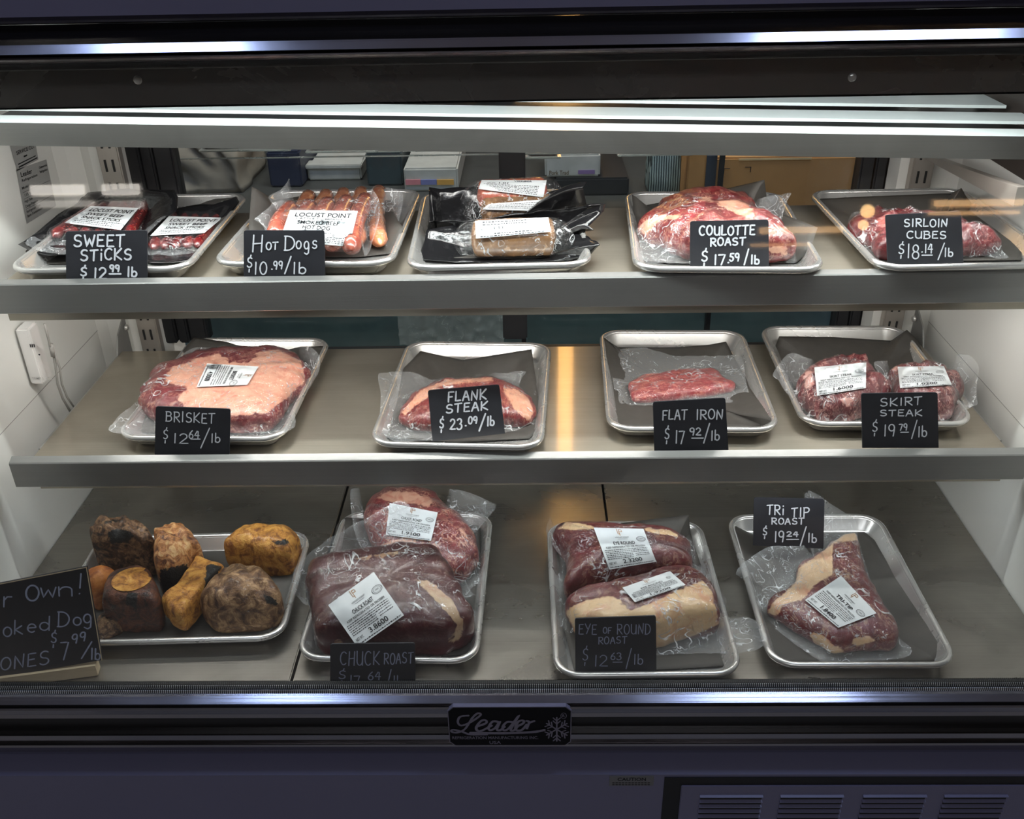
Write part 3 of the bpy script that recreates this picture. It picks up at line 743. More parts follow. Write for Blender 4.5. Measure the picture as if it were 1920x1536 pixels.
np_ = platep('nameplate', oct_(nx0, nx1, nz0, nz1, .007), Yp, Yp+.006, 'badge', case)
platep('plate_face', oct_(nx0+.0012, nx1-.0012, nz0+.0012, nz1-.0012, .0065), Yp-.0004, Yp, mat('badge_black', (.003, .003, .004), .5, spec=.15), np_)
np_['label'] = 'black nameplate with silver script lettering and a snowflake'
# script lettering, snowflake and small print on the plate
def pl(u, v): P = on(u, v, Y=Yp-.0008); return Vector((P.x, Yp-.0008, P.z))
npc = crop(760, 1260, 4.5714)
bm = bmesh.new(); fn = Vector((0, -1, 0))
def stroke_px(pts, w):
    k = [npc(p) for p in pts]; n_ = len(k); out = []
    for i in range(n_-1):
        a = k[max(0, i-1)]; b = k[i]; c = k[i+1]; d = k[min(n_-1, i+2)]
        for s in range(5): out.append(tuple(cr(a[j], b[j], c[j], d[j], s/5, .5) for j in (0, 1)))
    out.append(k[-1][:2]); ribbon(bm, [pl(*p) for p in out], w/4.5714*.0006779, fn)
stroke_px([(540, 375), (470, 385), (450, 430), (480, 460), (560, 430), (640, 375), (640, 355), (610, 360), (570, 400), (510, 490), (440, 520), (395, 510), (410, 495), (480, 510), (560, 535), (700, 535)], 20)
stroke_px([(610, 470), (690, 440), (690, 415), (650, 420), (610, 470), (615, 500), (650, 505), (740, 460)], 22)
stroke_px([(800, 430), (750, 425), (715, 470), (725, 500), (770, 480), (810, 425), (785, 490), (810, 500), (850, 470)], 22)
stroke_px([(920, 430), (870, 430), (835, 470), (845, 500), (890, 480), (975, 370), (905, 490), (930, 500), (960, 470)], 22)
stroke_px([(950, 470), (1010, 440), (1010, 415), (970, 425), (945, 470), (955, 500), (1000, 495), (1040, 450)], 22)
stroke_px([(1040, 420), (1060, 430), (1040, 490), (1060, 440), (1105, 420)], 20)
stroke_px([(560, 522), (800, 525), (1000, 520), (1130, 510), (1190, 497)], 26)
for a in range(6):
    an = R_(a*60+30); c_ = Vector((1298, 492)); d = Vector((math.cos(an), math.sin(an))); e = Vector((-d.y, d.x))
    stroke_px([tuple(c_), tuple(c_+d*100)], 14)
    for t in (45, 72):
        for s_ in (1, -1): stroke_px([tuple(c_+d*t), tuple(c_+d*(t+26)+e*s_*30)], 11)
stroke_px([(1357+24*math.cos(i*.7), 376+24*math.sin(i*.7)) for i in range(10)], 5)
part('script_lettering', bm, 'badge', False, np_)
bm = bmesh.new()
def flat_text(bm, s, u0, v0, u1, hpx, Yf, cf=lambda p: p):
    vs, fs, tw = text_mesh(s); a = on(*cf((u0, v0)), Y=Yf); b = on(*cf((u1, v0)), Y=Yf); t = on(*cf((u0, v0-hpx)), Y=Yf)
    k = (b.x-a.x)/tw; kz = (t.z-a.z)/.72
    vv = [bm.verts.new((a.x+x*k, Yf, a.z+y*kz)) for x, y in vs]
    for f in fs: bm.faces.new([vv[i] for i in f])
flat_text(bm, 'REFRIGERATION MANUFACTURING INC.', 403, 577, 1140, 24, Yp-.0008, npc)
flat_text(bm, 'USA', 722, 618, 820, 26, Yp-.0008, npc); flat_text(bm, 'R', 1345, 388, 1368, 24, Yp-.0008, npc)
part('lettering', bm, 'badge', False, np_)
# caution sticker
Yk = .8465
P0, P1 = on(1143, 1455, Y=Yk), on(1225, 1473, Y=Yk)
cs = pbox('caution_sticker', (P0.x, P1.x, Yk-.0004, Yk+.0004, P1.z, P0.z), mat('grey_sticker', srgb(105, 105, 108), .5)); cs['label'] = 'small grey caution sticker'
bm = bmesh.new(); flat_text(bm, 'CAUTION', 1158, 1464.5, 1211, 6, Yk-.0008); part('lettering', bm, 'ink', False, cs)
bm = bmesh.new()
for v in (1468, 1471.5):
    u = 1148
    while u < 1219: P = on(u, v, Y=Yk); box(bm, P.x, P.x+.003, Yk-.0008, Yk-.0005, P.z, P.z+.001); u += 6
part('lettering', bm, 'ink', False, cs)
# louvered grille panel in a black recess
ga = on(1252, 1457, Y=.847); gx1 = XR+.06
pbox('grille_recess', (ga.x-.004, gx1, .8455, .849, .14, ga.z), 'gasket')
gp = on(1292, 1472, Y=.845)
gr = pbox('grille_panel', (gp.x-.01, XR-.03, .8435, .8457, .15, gp.z), 'kick', .001)
bm = bmesh.new()
for ux in (1312, 1463, 1618, 1770):
    xa = on(ux, 1492, Y=.843).x
    for i in range(9):
        z = on(1400, 1491+i*9.3, Y=.843).z
        pr = [(.8437, z), (.8400, z-.0012), (.8400, z-.0020), (.8437, z-.0034)]
        a = [bm.verts.new((xa, y, w)) for y, w in pr]; b = [bm.verts.new((xa+.082, y, w)) for y, w in pr]
        for k in range(4): bm.faces.new((a[k], b[k], b[(k+1) % 4], a[(k+1) % 4]))
        bm.faces.new(a); bm.faces.new(b[::-1])
bmesh.ops.recalc_face_normals(bm, faces=bm.faces); part('louver', bm, 'kick', False, gr)
bm = bmesh.new()
for ux in (1312, 1463, 1618, 1770):
    xa = on(ux, 1492, Y=.843).x
    for i in range(9):
        z = on(1400, 1491+i*9.3, Y=.843).z; box(bm, xa+.001, xa+.081, .8430, .8438, z-.0086, z-.0030)
part('louver_gap_shade', bm, 'gasket', False, gr)  # black strips below each louver, painting in the shade of the gaps

# ------------------------------------------------------------------ shelves and deck
def shelf(name, z, yf, yb, lipY, v0, v1, v2, label, body, ear=.05):
    root = thing(name, (-.02, (yf+yb)/2, z), label, 'shelf', 'steel shelves')
    bm = bmesh.new(); x0, x1 = -.698, .652; box(bm, x0, x1, yf, yb, z-.0015, z)
    box(bm, x0, x1, yf, yf+.002, z-.05, z-.0015); brushed(link('shelf_plate', bm, M['shelf'], root, False))
    bm = bmesh.new(); zt, zf, zl = pz(v0, lipY+.012), pz(v1, lipY), pz(v2, lipY)
    extrude_x(bm, [(lipY+.012, zt), (lipY+.0015, zf), (lipY, zf-.0015), (lipY, zl), (lipY+.0015, zl-.0012), (lipY+.02, zl-.0012), (lipY+.02, zl), (lipY+.002, zl+.001), (lipY+.002, zf-.002), (lipY+.013, zt-.0015)], -.716, .668)
    link('front_lip', bm, M['lip'], root, False)
    bm = bmesh.new(); box(bm, -.703, .655, lipY+.02, lipY+.024, zl-body, zl+.002); link('lower_flange', bm, M['flange'], root, False)
    bm = bmesh.new(); box(bm, -.68, .63, lipY+.03, lipY+.055, z-.03, z-.0152, .003)
    link('light_housing', bm, M['white'], root, False)
    for X, s in ((x0+.004, 1), (x1-.004, -1)):
        bm = bmesh.new(); pr = [(yf+.03, z-.0016), (1.508, z+.03), (1.508, z-.075), (1.47, z-.075), (yf+.03, z-.02)]
        pr = [(yf+.03, z-.002), (1.45, z-.002), (1.468, z-.002+ear*.6), (1.508, z+ear), (1.508, z-.075), (1.46, z-.075), (yf+.03, z-.022)]
        a = [bm.verts.new((X-s*.006, y, w)) for y, w in pr]; b = [bm.verts.new((X-s*.0085, y, w)) for y, w in pr]
        bm.faces.new(a); bm.faces.new(b[::-1])
        for i in range(len(a)): bm.faces.new((a[i], b[i], b[(i+1) % len(a)], a[(i+1) % len(a)]))
        bmesh.ops.recalc_face_normals(bm, faces=bm.faces); br = link('bracket', bm, M['lip'], root, False)
        bm = bmesh.new(); bmesh.ops.create_uvsphere(bm, u_segments=12, v_segments=8, radius=.006)
        for w in bm.verts: w.co = Vector((w.co.x*.7, w.co.y, w.co.z))+Vector((X-s*.002, 1.497, z+(.03 if ear > .02 else -.03)))
        link('bolt', bm, M['tray'], br)
    return root
shelf('shelf', ZT, 1.168, 1.465, 1.138, 512.5, 522, 577, 'upper steel shelf holding the trays of sausages and roasts', .009, .0)
shelf('shelf', ZM, 1.122, 1.465, 1.096, 847.5, 861, 906, 'middle steel shelf holding brisket and steaks', .009)
# canopy: slatted top shelf tilted a little, with a light under it
cn = thing('canopy_shelf', (-.02, 1.3, 1.2), 'empty slatted canopy shelf above the trays, white slats and brushed steel front', 'shelf', 'steel shelves')
def cz(x): return 1.2325+(x+.0)*-.0285
def slab(bm, x0, x1, y0, y1, dz0, dz1):
    vs = [bm.verts.new((x, y, cz(x)+d)) for d in (dz0, dz1) for y in (y0, y1) for x in (x0, x1)]
    for f in ((0, 2, 3, 1), (4, 5, 7, 6), (0, 1, 5, 4), (2, 6, 7, 3), (0, 4, 6, 2), (1, 3, 7, 5)): bm.faces.new([vs[i] for i in f])
bm = bmesh.new(); slab(bm, -.72, .672, 1.198, 1.2, -.028, 0); slab(bm, -.72, .672, 1.2, 1.215, -.028, -.026); link('front_lip', bm, M['canopy_lip'], cn, False)
for a, b in ((1.2003, 1.240), (1.284, 1.336), (1.382, 1.46)):
    bm = bmesh.new(); slab(bm, -.715, .668, a, b, -.004, 0); link('slat', bm, M['slat'], cn, False)
bm = bmesh.new(); slab(bm, -.715, .668, 1.202, 1.462, -.02, -.017); link('gap_dark_plate', bm, M['black'], cn, False)  # black plate added so the gaps between the slats stay dark
bm = bmesh.new(); slab(bm, -.69, .64, 1.21, 1.24, -.027, -.0201); link('light_housing', bm, M['white'], cn, False)
for X, up_ in ((-.728, .085), (.62, 0)):
    q_ = [on(1745, 293, X=.62), on(1908, 351, X=.62), on(1900, 387, X=.62), on(1775, 322, X=.62)]
    pr = [(min(p.y, 1.508), p.z+up_) for p in q_]; pr[3] = (1.508, pr[3][1]-.004)
    bm = bmesh.new(); a = [bm.verts.new((X, y, w)) for y, w in pr]; b = [bm.verts.new((X+.012, y, w)) for y, w in pr]
    bm.faces.new(a); bm.faces.new(b[::-1])
    for i in range(len(a)): bm.faces.new((a[i], b[i], b[(i+1) % len(a)], a[(i+1) % len(a)]))
    bmesh.ops.recalc_face_normals(bm, faces=bm.faces); link('bracket', bm, M['pil'], cn, False)
# deck pans
for i, (a, b, wh) in enumerate(((XL+.001, -.317, 'under the smoked bones'), (-.313, .118, 'under the chuck roasts'), (.122, XR-.001, 'under the tri-tip roast'))):
    bm = bmesh.new(); box(bm, a, b, .905, 1.508, ZB-.018, ZB, .0015)
    tag(link('deck_pan', bm, M['deck'], None, False), 'brushed steel deck pan at the bottom of the case, '+wh, 'deck pan', 'deck pans')
pbox('deck_support', (XL, XR, .90, 1.47, .46, .58), 'gasket')

# ------------------------------------------------------------------ trays
def loop_rr(hx, hy, r, n=7):
    pts = []
    for cx, cy, a0 in ((hx-r, hy-r, 0), (-hx+r, hy-r, 90), (-hx+r, -hy+r, 180), (hx-r, -hy+r, 270)):
        for i in range(n): a = R_(a0+90*i/(n-1)); pts.append((cx+r*math.cos(a), cy+r*math.sin(a)))
    return pts
def tray_bm(w, l, secs, caps):
    bm = bmesh.new(); rings = []
    for ins, z in secs: rings.append([bm.verts.new((x, y, z)) for x, y in loop_rr(w/2-ins, l/2-ins, max(.008, .036-ins))])
    n = len(rings[0])
    for a, b in zip(rings, rings[1:]):
        for k in range(n): bm.faces.new((a[k], a[(k+1) % n], b[(k+1) % n], b[k]))
    if caps: bm.faces.new(rings[0]); bm.faces.new(rings[-1][::-1])
    else:
        for k in range(n): bm.faces.new((rings[-1][k], rings[-1][(k+1) % n], rings[0][(k+1) % n], rings[0][k]))
    bmesh.ops.recalc_face_normals(bm, faces=bm.faces)
    return bm
PAN = [(.026, .0018), (.021, .0028), (.0175, .006), (.0095, .0215), (.008, .0235), (.007, .0235), (.0085, .0205), (.0165, .005), (.021, .001), (.026, 0)]
RIM = [(.0045+.0045*math.cos(a), .0215+.0045*math.sin(a)) for a in [2*math.pi*i/12 for i in range(12)]]
def tray(cx, cy, yaw, z, label, w=.241, l=.330):
    root = thing('baking_tray', (cx, cy, z+.0005), label, 'tray', 'aluminium baking trays'); root.rotation_euler = (0, 0, R_(yaw))
    for nm, secs, caps in (('pan', PAN, True), ('rolled_rim', RIM, False)):
        o = link(nm, tray_bm(w, l, secs, caps), M['tray'], None); o.parent = root
    return root
TR = {
 'K': (-.5625, 1.3228, .3, ZT, 'aluminium tray under the black packs of snack sticks'),
 'G': (-.2936, 1.3355, -1.4, ZT, 'aluminium tray holding the two hot dog packs'),
 'F': (-.0434, 1.3179, 1.5, ZT, 'aluminium tray holding three stubby sausage logs in black film'),
 'E': (.2595, 1.2968, -3, ZT, 'aluminium tray holding the coulotte roast'),
 'L': (.5508, 1.2977, .8, ZT, 'aluminium tray holding the bag of sirloin cubes'),
 'D': (-.4589, 1.2961, -1.7, ZM, 'aluminium tray under the large fatty brisket'),
 'A': (-.0949, 1.2709, -3.3, ZM, 'aluminium tray holding the flank steak and its sign'),
 'B': (.2309, 1.3089, -1.8, ZM, 'aluminium tray holding the flat iron steak'),
 'C': (.5019, 1.3190, -1.2, ZM, 'aluminium tray holding the two skirt steak packs'),
 'J': (-.1866, 1.0814, -1.8, ZB, 'aluminium tray holding two chuck roasts'),
 'I': (.1440, 1.0528, .6, ZB, 'aluminium tray holding two eye of round roasts'),
 'H': (.4222, 1.0681, -.3, ZB, 'aluminium tray holding the tri-tip roast'),
}
for k, a in TR.items(): tray(*a)
tray(-.5024, 1.0731, 1.9, ZB, 'wide aluminium tray of smoked dog bones', .330, .241)

# ------------------------------------------------------------------ liners
FT, FM, FB = ZT+.0028, ZM+.0028, ZB+.0028
def liner(outl, cf, fl, label, m='paper'):
    o = sheet('tray_liner', outl, cf, fl, M[m]); return tag(o, label, 'paper liner', 'black paper tray liners')
liner([(420, 440, .02), (560, 295, .022), (900, 370, .004), (1100, 340, .02), (1470, 280, .035), (1520, 650, .012), (1530, 940, .008), (1450, 1010, .003), (850, 1040, .003), (260, 1000, .006), (330, 700, .01)], c7, FM, 'dark paper liner curling up behind the flank steak')
liner([(138, 195, .024), (175, 225, .022), (280, 290, .004), (800, 292, .003), (1100, 270, .012), (1255, 240, .02), (1310, 350, .006), (1480, 650, .006), (1690, 960, .022), (1600, 1010, .003), (250, 1000, .003), (215, 620, .008), (175, 400, .02)], c8, FM, 'dark paper liner under the flat iron steak')
liner([(200, 250, .01), (225, 185, .022), (600, 190, .012), (1000, 215, .008), (1110, 140, .034), (1190, 220, .022), (1260, 400, .008), (1500, 640, .006), (1520, 760, .003), (460, 780, .003), (380, 640, .006)], d1, FM, 'dark paper liner under the skirt steak packs')
liner([(1090, 155, .034), (1330, 190, .015), (1600, 210, .005), (1840, 205, .024), (1700, 500, .005), (1600, 690, .003), (800, 690, .003), (720, 620, .015), (950, 330, .012)], c6, FM, 'dark paper liner showing behind the brisket')
liner([(165, 405, .035), (280, 500, .006), (760, 410, .02), (1360, 270, .07), (1380, 440, .035), (1530, 580, .03), (1840, 700, .034), (1770, 900, .02), (1650, 1015, .003), (520, 1020, .003), (230, 990, .003), (190, 600, .012)], c4, FT, 'dark paper liner with two raised corners around the coulotte roast')
liner([(345, 478, .075), (540, 600, .04), (800, 560, .02), (1600, 600, .01), (1660, 780, .028), (1710, 850, .03), (1600, 1080, .003), (1300, 1110, .003), (600, 1110, .003), (315, 870, .02)], c2, FT, 'brown paper liner with a tall corner beside the hot dogs')
liner([(130, 320, .02), (290, 400, .003), (1080, 372, .003), (1150, 430, .005), (1300, 690, .005), (1690, 1200, .018), (1600, 1300, .003), (520, 1310, .003), (400, 1230, .006), (250, 780, .008)], d5, FB, 'dark paper liner under the tri-tip roast')
liner([(200, 230, .02), (660, 215, .03), (1215, 145, .062), (1230, 290, .03), (1330, 600, .004), (1560, 1240, .004), (1490, 1330, .003), (330, 1390, .003), (230, 1000, .006), (170, 500, .008)], d4, FB, 'dark paper liner standing up behind the eye of round roasts')
liner([(440, 330, .02), (500, 275, .025), (1000, 300, .004), (1500, 300, .01), (1490, 1200, .01), (1380, 1290, .003), (250, 1290, .003), (200, 1200, .006), (330, 800, .006)], d3, FB, 'dark paper liner under the chuck roasts')
liner([(190, 880, .012), (430, 650, .01), (700, 470, .012), (1500, 500, .006), (1780, 475, .034), (1790, 530, .024), (1550, 820, .01), (1400, 960, .003), (230, 975, .003)], c1, FT, 'dark paper liner under the snack stick packs')
liner([(140, 470, .015), (600, 445, .02), (1300, 420, .025), (1385, 373, .048), (1420, 440, .03), (1500, 540, .01), (1900, 830, .01), (1900, 990, .003), (660, 1005, .003), (560, 900, .006), (300, 640, .01)], c5, FT, 'dark paper liner with a lifted corner under the sirloin cubes')
liner([(560, 340, .006), (900, 275, .003), (1750, 255, .003), (1830, 265, .008), (1740, 600, .006), (1620, 820, .006), (1560, 840, .003), (560, 865, .003), (480, 640, .003)], d2, FB, 'dark paper liner under the smoked bones')
liner([(200, 1020, .003), (260, 560, .012), (1600, 540, .012), (1580, 1030, .003)], c3, FT, 'dark paper liner under the sausage logs')

# ------------------------------------------------------------------ beef packs
RED, DRK, FAT = srgb(168, 76, 76), srgb(116, 44, 50), srgb(226, 186, 160)
M['brisket'] = meat_mat('brisket_beef', srgb(132, 58, 62), srgb(96, 36, 42), srgb(222, 168, 144), .6, 40)
M['flank'] = meat_mat('flank_beef', srgb(138, 50, 52), srgb(96, 32, 36), srgb(222, 166, 138), .5, 45, (3, 1, 1))
M['iron'] = meat_mat('flat_iron_beef', srgb(160, 64, 68), srgb(128, 44, 48), srgb(222, 150, 132), .95, 55, (1, 3, 1))
M['skirt'] = meat_mat('skirt_beef', srgb(120, 58, 62), srgb(66, 28, 34), srgb(196, 150, 140), .9, 36, (1.6, 1, 1))
M['coul'] = meat_mat('coulotte_beef', srgb(132, 48, 50), srgb(86, 28, 32), srgb(214, 160, 134), .6, 42)
M['cubes'] = meat_mat('cubed_beef', srgb(112, 36, 42), srgb(56, 16, 22), srgb(180, 112, 104), .4, 40)
M['chuck'] = meat_mat('chuck_beef', srgb(84, 36, 40), srgb(62, 26, 30), srgb(190, 160, 126), .12, 26)
M['chuck2'] = meat_mat('chuck_beef_marbled', srgb(138, 60, 62), srgb(90, 36, 40), srgb(214, 164, 140), .9, 40)
M['eye'] = meat_mat('eye_round_beef', srgb(108, 44, 46), srgb(74, 28, 32), srgb(216, 184, 142), .25, 26)
M['tri'] = meat_mat('tri_tip_beef', srgb(112, 44, 48), srgb(82, 30, 34), srgb(214, 180, 142), .4, 34, (1, .5, 1))
def pack(name, label, cf, fl, meat, bag, m, t, fats=(), lab=None, group='vacuum packed beef', cat='packed meat', film_m='film', meatname='meat', **k):
    P = Pillow(meat, cf, fl, t, **k)
    root = thing(name, (P.R.c[0], P.R.c[1], fl), label, cat, group)
    mo = P.mesh(meatname, M[m], root, fats, cf)
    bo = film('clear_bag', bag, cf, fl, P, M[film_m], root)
    if lab: printed([cf(q) for q in lab[0]], lab[1], root, [bo])
    return root
pack('beef_pack', 'large fatty brisket in clear film behind the brisket sign', c6, FM,
 [(795, 590), (800, 500), (870, 360), (960, 315), (1120, 260), (1280, 228), (1500, 222), (1620, 235), (1690, 280), (1740, 370), (1700, 450), (1640, 520), (1600, 600), (1540, 680), (1440, 705), (1250, 700), (1050, 680), (880, 640)],
 [(610, 680, .03), (690, 580, .03), (800, 490, .02), (985, 285, .03), (1100, 215, .035), (1280, 220, .045), (1600, 212, .045), (1700, 190, .06), (1790, 250, .05), (1795, 350, .04), (1710, 470, .03), (1655, 560, .045), (1660, 660, .035), (1540, 708, .015), (1300, 714, .012), (1000, 714, .012), (760, 715, .02)],
 'brisket', .052, [[(960, 330), (1120, 270), (1230, 250), (1310, 300), (1430, 300), (1440, 240), (1560, 225), (1690, 290), (1720, 400), (1600, 510), (1500, 580), (1350, 600), (1200, 590), (1050, 560), (1000, 500), (1060, 440), (930, 410)]],
 ([(1455, 322), (1390, 425), (1105, 437), (1165, 305)], std_label('BRISKET', '4.0000')), n=3.2, lump=.004, tilt=.1)
pack('beef_pack', 'flank steak in clear film, half hidden by its leaning sign', c7, FM,
 [(385, 880), (410, 790), (480, 680), (600, 590), (760, 530), (950, 515), (1150, 505), (1300, 570), (1420, 650), (1490, 750), (1505, 840), (1450, 900), (1340, 915), (1230, 905), (1100, 950), (900, 980), (700, 960), (560, 965), (480, 950)],
 [(225, 480, .03), (500, 475, .02), (640, 535, .02), (760, 515, .025), (1000, 495, .025), (1455, 465, .02), (1480, 560, .015), (1530, 720, .01), (1525, 880, .008), (1400, 930, .004), (1250, 968, .004), (900, 1010, .004), (580, 1032, .004), (420, 1040, .004), (290, 1010, .012), (230, 900, .018), (235, 650, .03)],
 'flank', .034, [[(405, 800), (560, 620), (760, 535), (1000, 520), (1150, 515), (1160, 540), (900, 560), (700, 590), (660, 650), (520, 750), (430, 830)], [(1230, 600), (1350, 610), (1440, 680), (1490, 790), (1450, 870), (1350, 800), (1290, 710)]], n=2.6)
pack('beef_pack', 'flat iron steak in a flat clear bag', c8, FM,
 [(370, 640), (480, 570), (640, 545), (800, 510), (960, 490), (1160, 490), (1220, 560), (1340, 650), (1290, 690), (1060, 740), (900, 760), (700, 790), (440, 805), (395, 760)],
 [(230, 435, .012), (295, 318, .012), (545, 305, .012), (800, 368, .01), (1220, 368, .012), (1390, 375, .014), (1440, 640, .01), (1475, 775, .004), (1250, 792, .004), (900, 812, .004), (600, 818, .004), (430, 818, .003), (295, 797, .004), (285, 685, .008), (245, 675, .008)],
 'iron', .022, n=3, lump=.003, lscale=40, film_m='loose')
pack('beef_pack', 'skirt steak pack labelled 1.6000, the larger one by its sign', d1, FM,
 [(345, 570), (370, 480), (440, 410), (560, 370), (700, 330), (830, 370), (880, 420), (910, 500), (990, 570), (950, 650), (830, 740), (700, 780), (520, 785), (440, 740), (380, 650)],
 [(180, 460, .05), (290, 308, .05), (440, 340, .045), (560, 365, .045), (700, 322, .055), (860, 385, .045), (925, 440, .04), (1000, 560, .025), (920, 720, .01), (700, 792, .005), (520, 795, .005), (410, 740, .006), (370, 660, .015), (300, 520, .035)],
 'skirt', .056, [[(400, 430), (450, 420), (470, 520), (400, 560)], [(640, 620), (760, 600), (700, 680)]], ([(468, 402), (828, 368), (825, 545), (488, 598)], std_label('SKIRT STEAK', '1.6000')), n=2.4, lump=.013, lscale=42, seed=1, jit=.12)
pack('beef_pack', 'skirt steak pack labelled 1.0200, half behind its sign', d1, FM,
 [(965, 410), (1010, 385), (1150, 385), (1370, 390), (1400, 440), (1430, 500), (1495, 540), (1490, 600), (1440, 720), (1380, 775), (1200, 760), (1060, 700), (1010, 580), (985, 480)],
 [(880, 388, .04), (920, 360, .045), (1010, 362, .045), (1200, 378, .045), (1390, 385, .04), (1440, 320, .06), (1540, 320, .06), (1605, 400, .055), (1590, 560, .04), (1595, 670, .03), (1510, 620, .02), (1470, 720, .01), (1380, 782, .005), (1100, 765, .005), (985, 580, .02)],
 'skirt', .05, [[(980, 400), (1040, 390), (1040, 440)]], ([(1045, 398), (1365, 393), (1420, 522), (1062, 545)], std_label('SKIRT STEAK', '1.0200')), n=2.4, lump=.011, lscale=42, seed=2, jit=.12)
pack('beef_pack', 'thick coulotte roast in clear film behind its sign', c4, FT,
 [(205, 720), (260, 680), (350, 590), (440, 490), (600, 430), (780, 405), (1000, 420), (1150, 440), (1260, 470), (1300, 620), (1420, 720), (1500, 760), (1560, 870), (1620, 1000), (1500, 1005), (1300, 1010), (900, 1000), (620, 960), (480, 890), (430, 850), (380, 790), (300, 790), (240, 740)],
 [(203, 725, .025), (350, 583, .045), (440, 480, .05), (780, 398, .06), (1150, 432, .055), (1300, 440, .05), (1500, 408, .055), (1605, 388, .065), (1560, 480, .055), (1520, 600, .045), (1510, 720, .035), (1580, 860, .02), (1650, 1020, .006), (1400, 1026, .004), (900, 1026, .004), (460, 1026, .004), (270, 995, .006), (230, 800, .015)],
 'coul', .06, [[(930, 470), (1100, 450), (1210, 490), (1290, 630), (1180, 610), (1040, 550), (940, 500)], [(205, 720), (300, 640), (420, 585), (600, 590), (700, 590), (560, 625), (420, 640), (300, 760)], [(700, 410), (900, 430), (880, 480), (780, 450)], [(1400, 860), (1560, 880), (1560, 950), (1400, 930)]], n=2.5, lump=.009, lscale=24, jit=.08)
pack('beef_pack', 'bag of dark red sirloin cubes behind its sign', c5, FT,
 [(425, 650), (470, 620), (560, 605), (640, 640), (720, 592), (920, 600), (1100, 640), (1390, 700), (1500, 780), (1700, 910), (1600, 940), (1400, 950), (1000, 995), (740, 990), (640, 982), (600, 880), (520, 780), (440, 700)],
 [(415, 640, .03), (480, 575, .03), (560, 575, .03), (720, 582, .035), (1000, 600, .035), (1390, 680, .03), (1560, 790, .02), (1790, 972, .006), (1500, 965, .005), (1000, 1003, .004), (740, 997, .004), (630, 992, .004), (570, 900, .008), (480, 780, .02)],
 'cubes', .042, [[(690, 610), (760, 600), (740, 720), (640, 700)]], n=2.6, lump=.011, lscale=50, jit=.1)
pack('beef_pack', 'marbled chuck roast labelled 1.9100, at the back of the tray', d3, FB,
 [(640, 290), (640, 220), (740, 100), (820, 75), (1000, 75), (1120, 90), (1210, 170), (1280, 260), (1380, 340), (1460, 480), (1480, 600), (1400, 760), (1300, 800), (1000, 720), (800, 600), (700, 480)],
 [(540, 80, .075), (600, 62, .085), (700, 50, .1), (1100, 60, .09), (1350, 75, .07), (1612, 180, .05), (1570, 260, .04), (1480, 380, .025), (1495, 560, .025), (1500, 740, .015), (1420, 810, .01), (1495, 880, .01), (1460, 945, .005), (1300, 860, .008), (900, 760, .01), (620, 500, .02), (555, 300, .05)],
 'chuck2', .07, [[(740, 130), (830, 80), (1000, 90), (1160, 150), (1120, 200), (960, 170), (820, 160)], [(1180, 400), (1000, 470), (860, 510), (720, 500), (900, 430), (1100, 380)], [(1330, 340), (1400, 400), (1430, 450), (1380, 420)]],
 ([(830, 170), (1185, 240), (1135, 450), (800, 405)], std_label('CHUCK ROAST', '1.9100')), n=2.8, tilt=.15, seed=3)
pack('beef_pack', 'dark red chuck roast labelled 3.8600, at the front of the tray', d3, FB,
 [(210, 720), (250, 665), (420, 610), (640, 570), (860, 530), (1060, 515), (1180, 540), (1280, 680), (1340, 830), (1380, 950), (1460, 1120), (1400, 1220), (1250, 1285), (1000, 1300), (700, 1300), (335, 1295), (295, 1150), (255, 950), (225, 820)],
 [(120, 840, .05), (125, 660, .06), (240, 540, .07), (400, 420, .085), (600, 310, .1), (800, 205, .115), (900, 150, .12), (985, 205, .115), (1010, 400, .105), (1190, 505, .09), (1310, 680, .07), (1380, 900, .03), (1500, 1000, .02), (1510, 1100, .012), (1480, 1185, .008), (1300, 1295, .004), (700, 1308, .004), (320, 1302, .004), (225, 900, .03)],
 'chuck', .085, [[(1030, 740), (1120, 740), (1300, 900), (1380, 1060), (1330, 1080), (1200, 920), (1080, 800)], [(1230, 1120), (1330, 1110), (1370, 1160), (1260, 1200)], [(420, 1190), (480, 1150), (510, 1190), (440, 1220)], [(480, 600), (700, 558), (900, 525), (880, 556), (650, 592)]],
 ([(375, 925), (712, 680), (935, 1000), (595, 1240)], std_label('CHUCK ROAST', '3.8600')), n=5, tilt=.25, lump=.004, hi=.8, seed=4)
pack('beef_pack', 'eye of round roast labelled 2.3200, at the back of its tray', d4, FB,
 [(150, 300), (165, 250), (215, 215), (480, 240), (700, 250), (880, 255), (1060, 275), (1190, 345), (1225, 450), (1250, 540), (1200, 620), (1000, 660), (700, 720), (560, 750), (400, 800), (270, 835), (235, 790), (265, 600), (240, 450), (190, 360)],
 [(105, 230, .05), (150, 140, .07), (270, 118, .08), (285, 190, .072), (480, 230, .07), (900, 245, .065), (1130, 285, .06), (1240, 330, .05), (1275, 450, .035), (1265, 540, .03), (1370, 530, .02), (1340, 625, .012), (1200, 650, .012), (700, 760, .008), (250, 870, .005), (185, 780, .01), (185, 650, .015), (215, 560, .02), (195, 400, .04), (108, 310, .05)],
 'eye', .068, [[(180, 260), (260, 205), (480, 230), (470, 262), (300, 262)], [(870, 250), (1060, 270), (1170, 330), (1080, 312), (900, 282)]],
 ([(472, 248), (862, 258), (962, 515), (595, 577)], std_label('EYE ROUND', '2.3200')), n=2.6, lump=.003, seed=5)
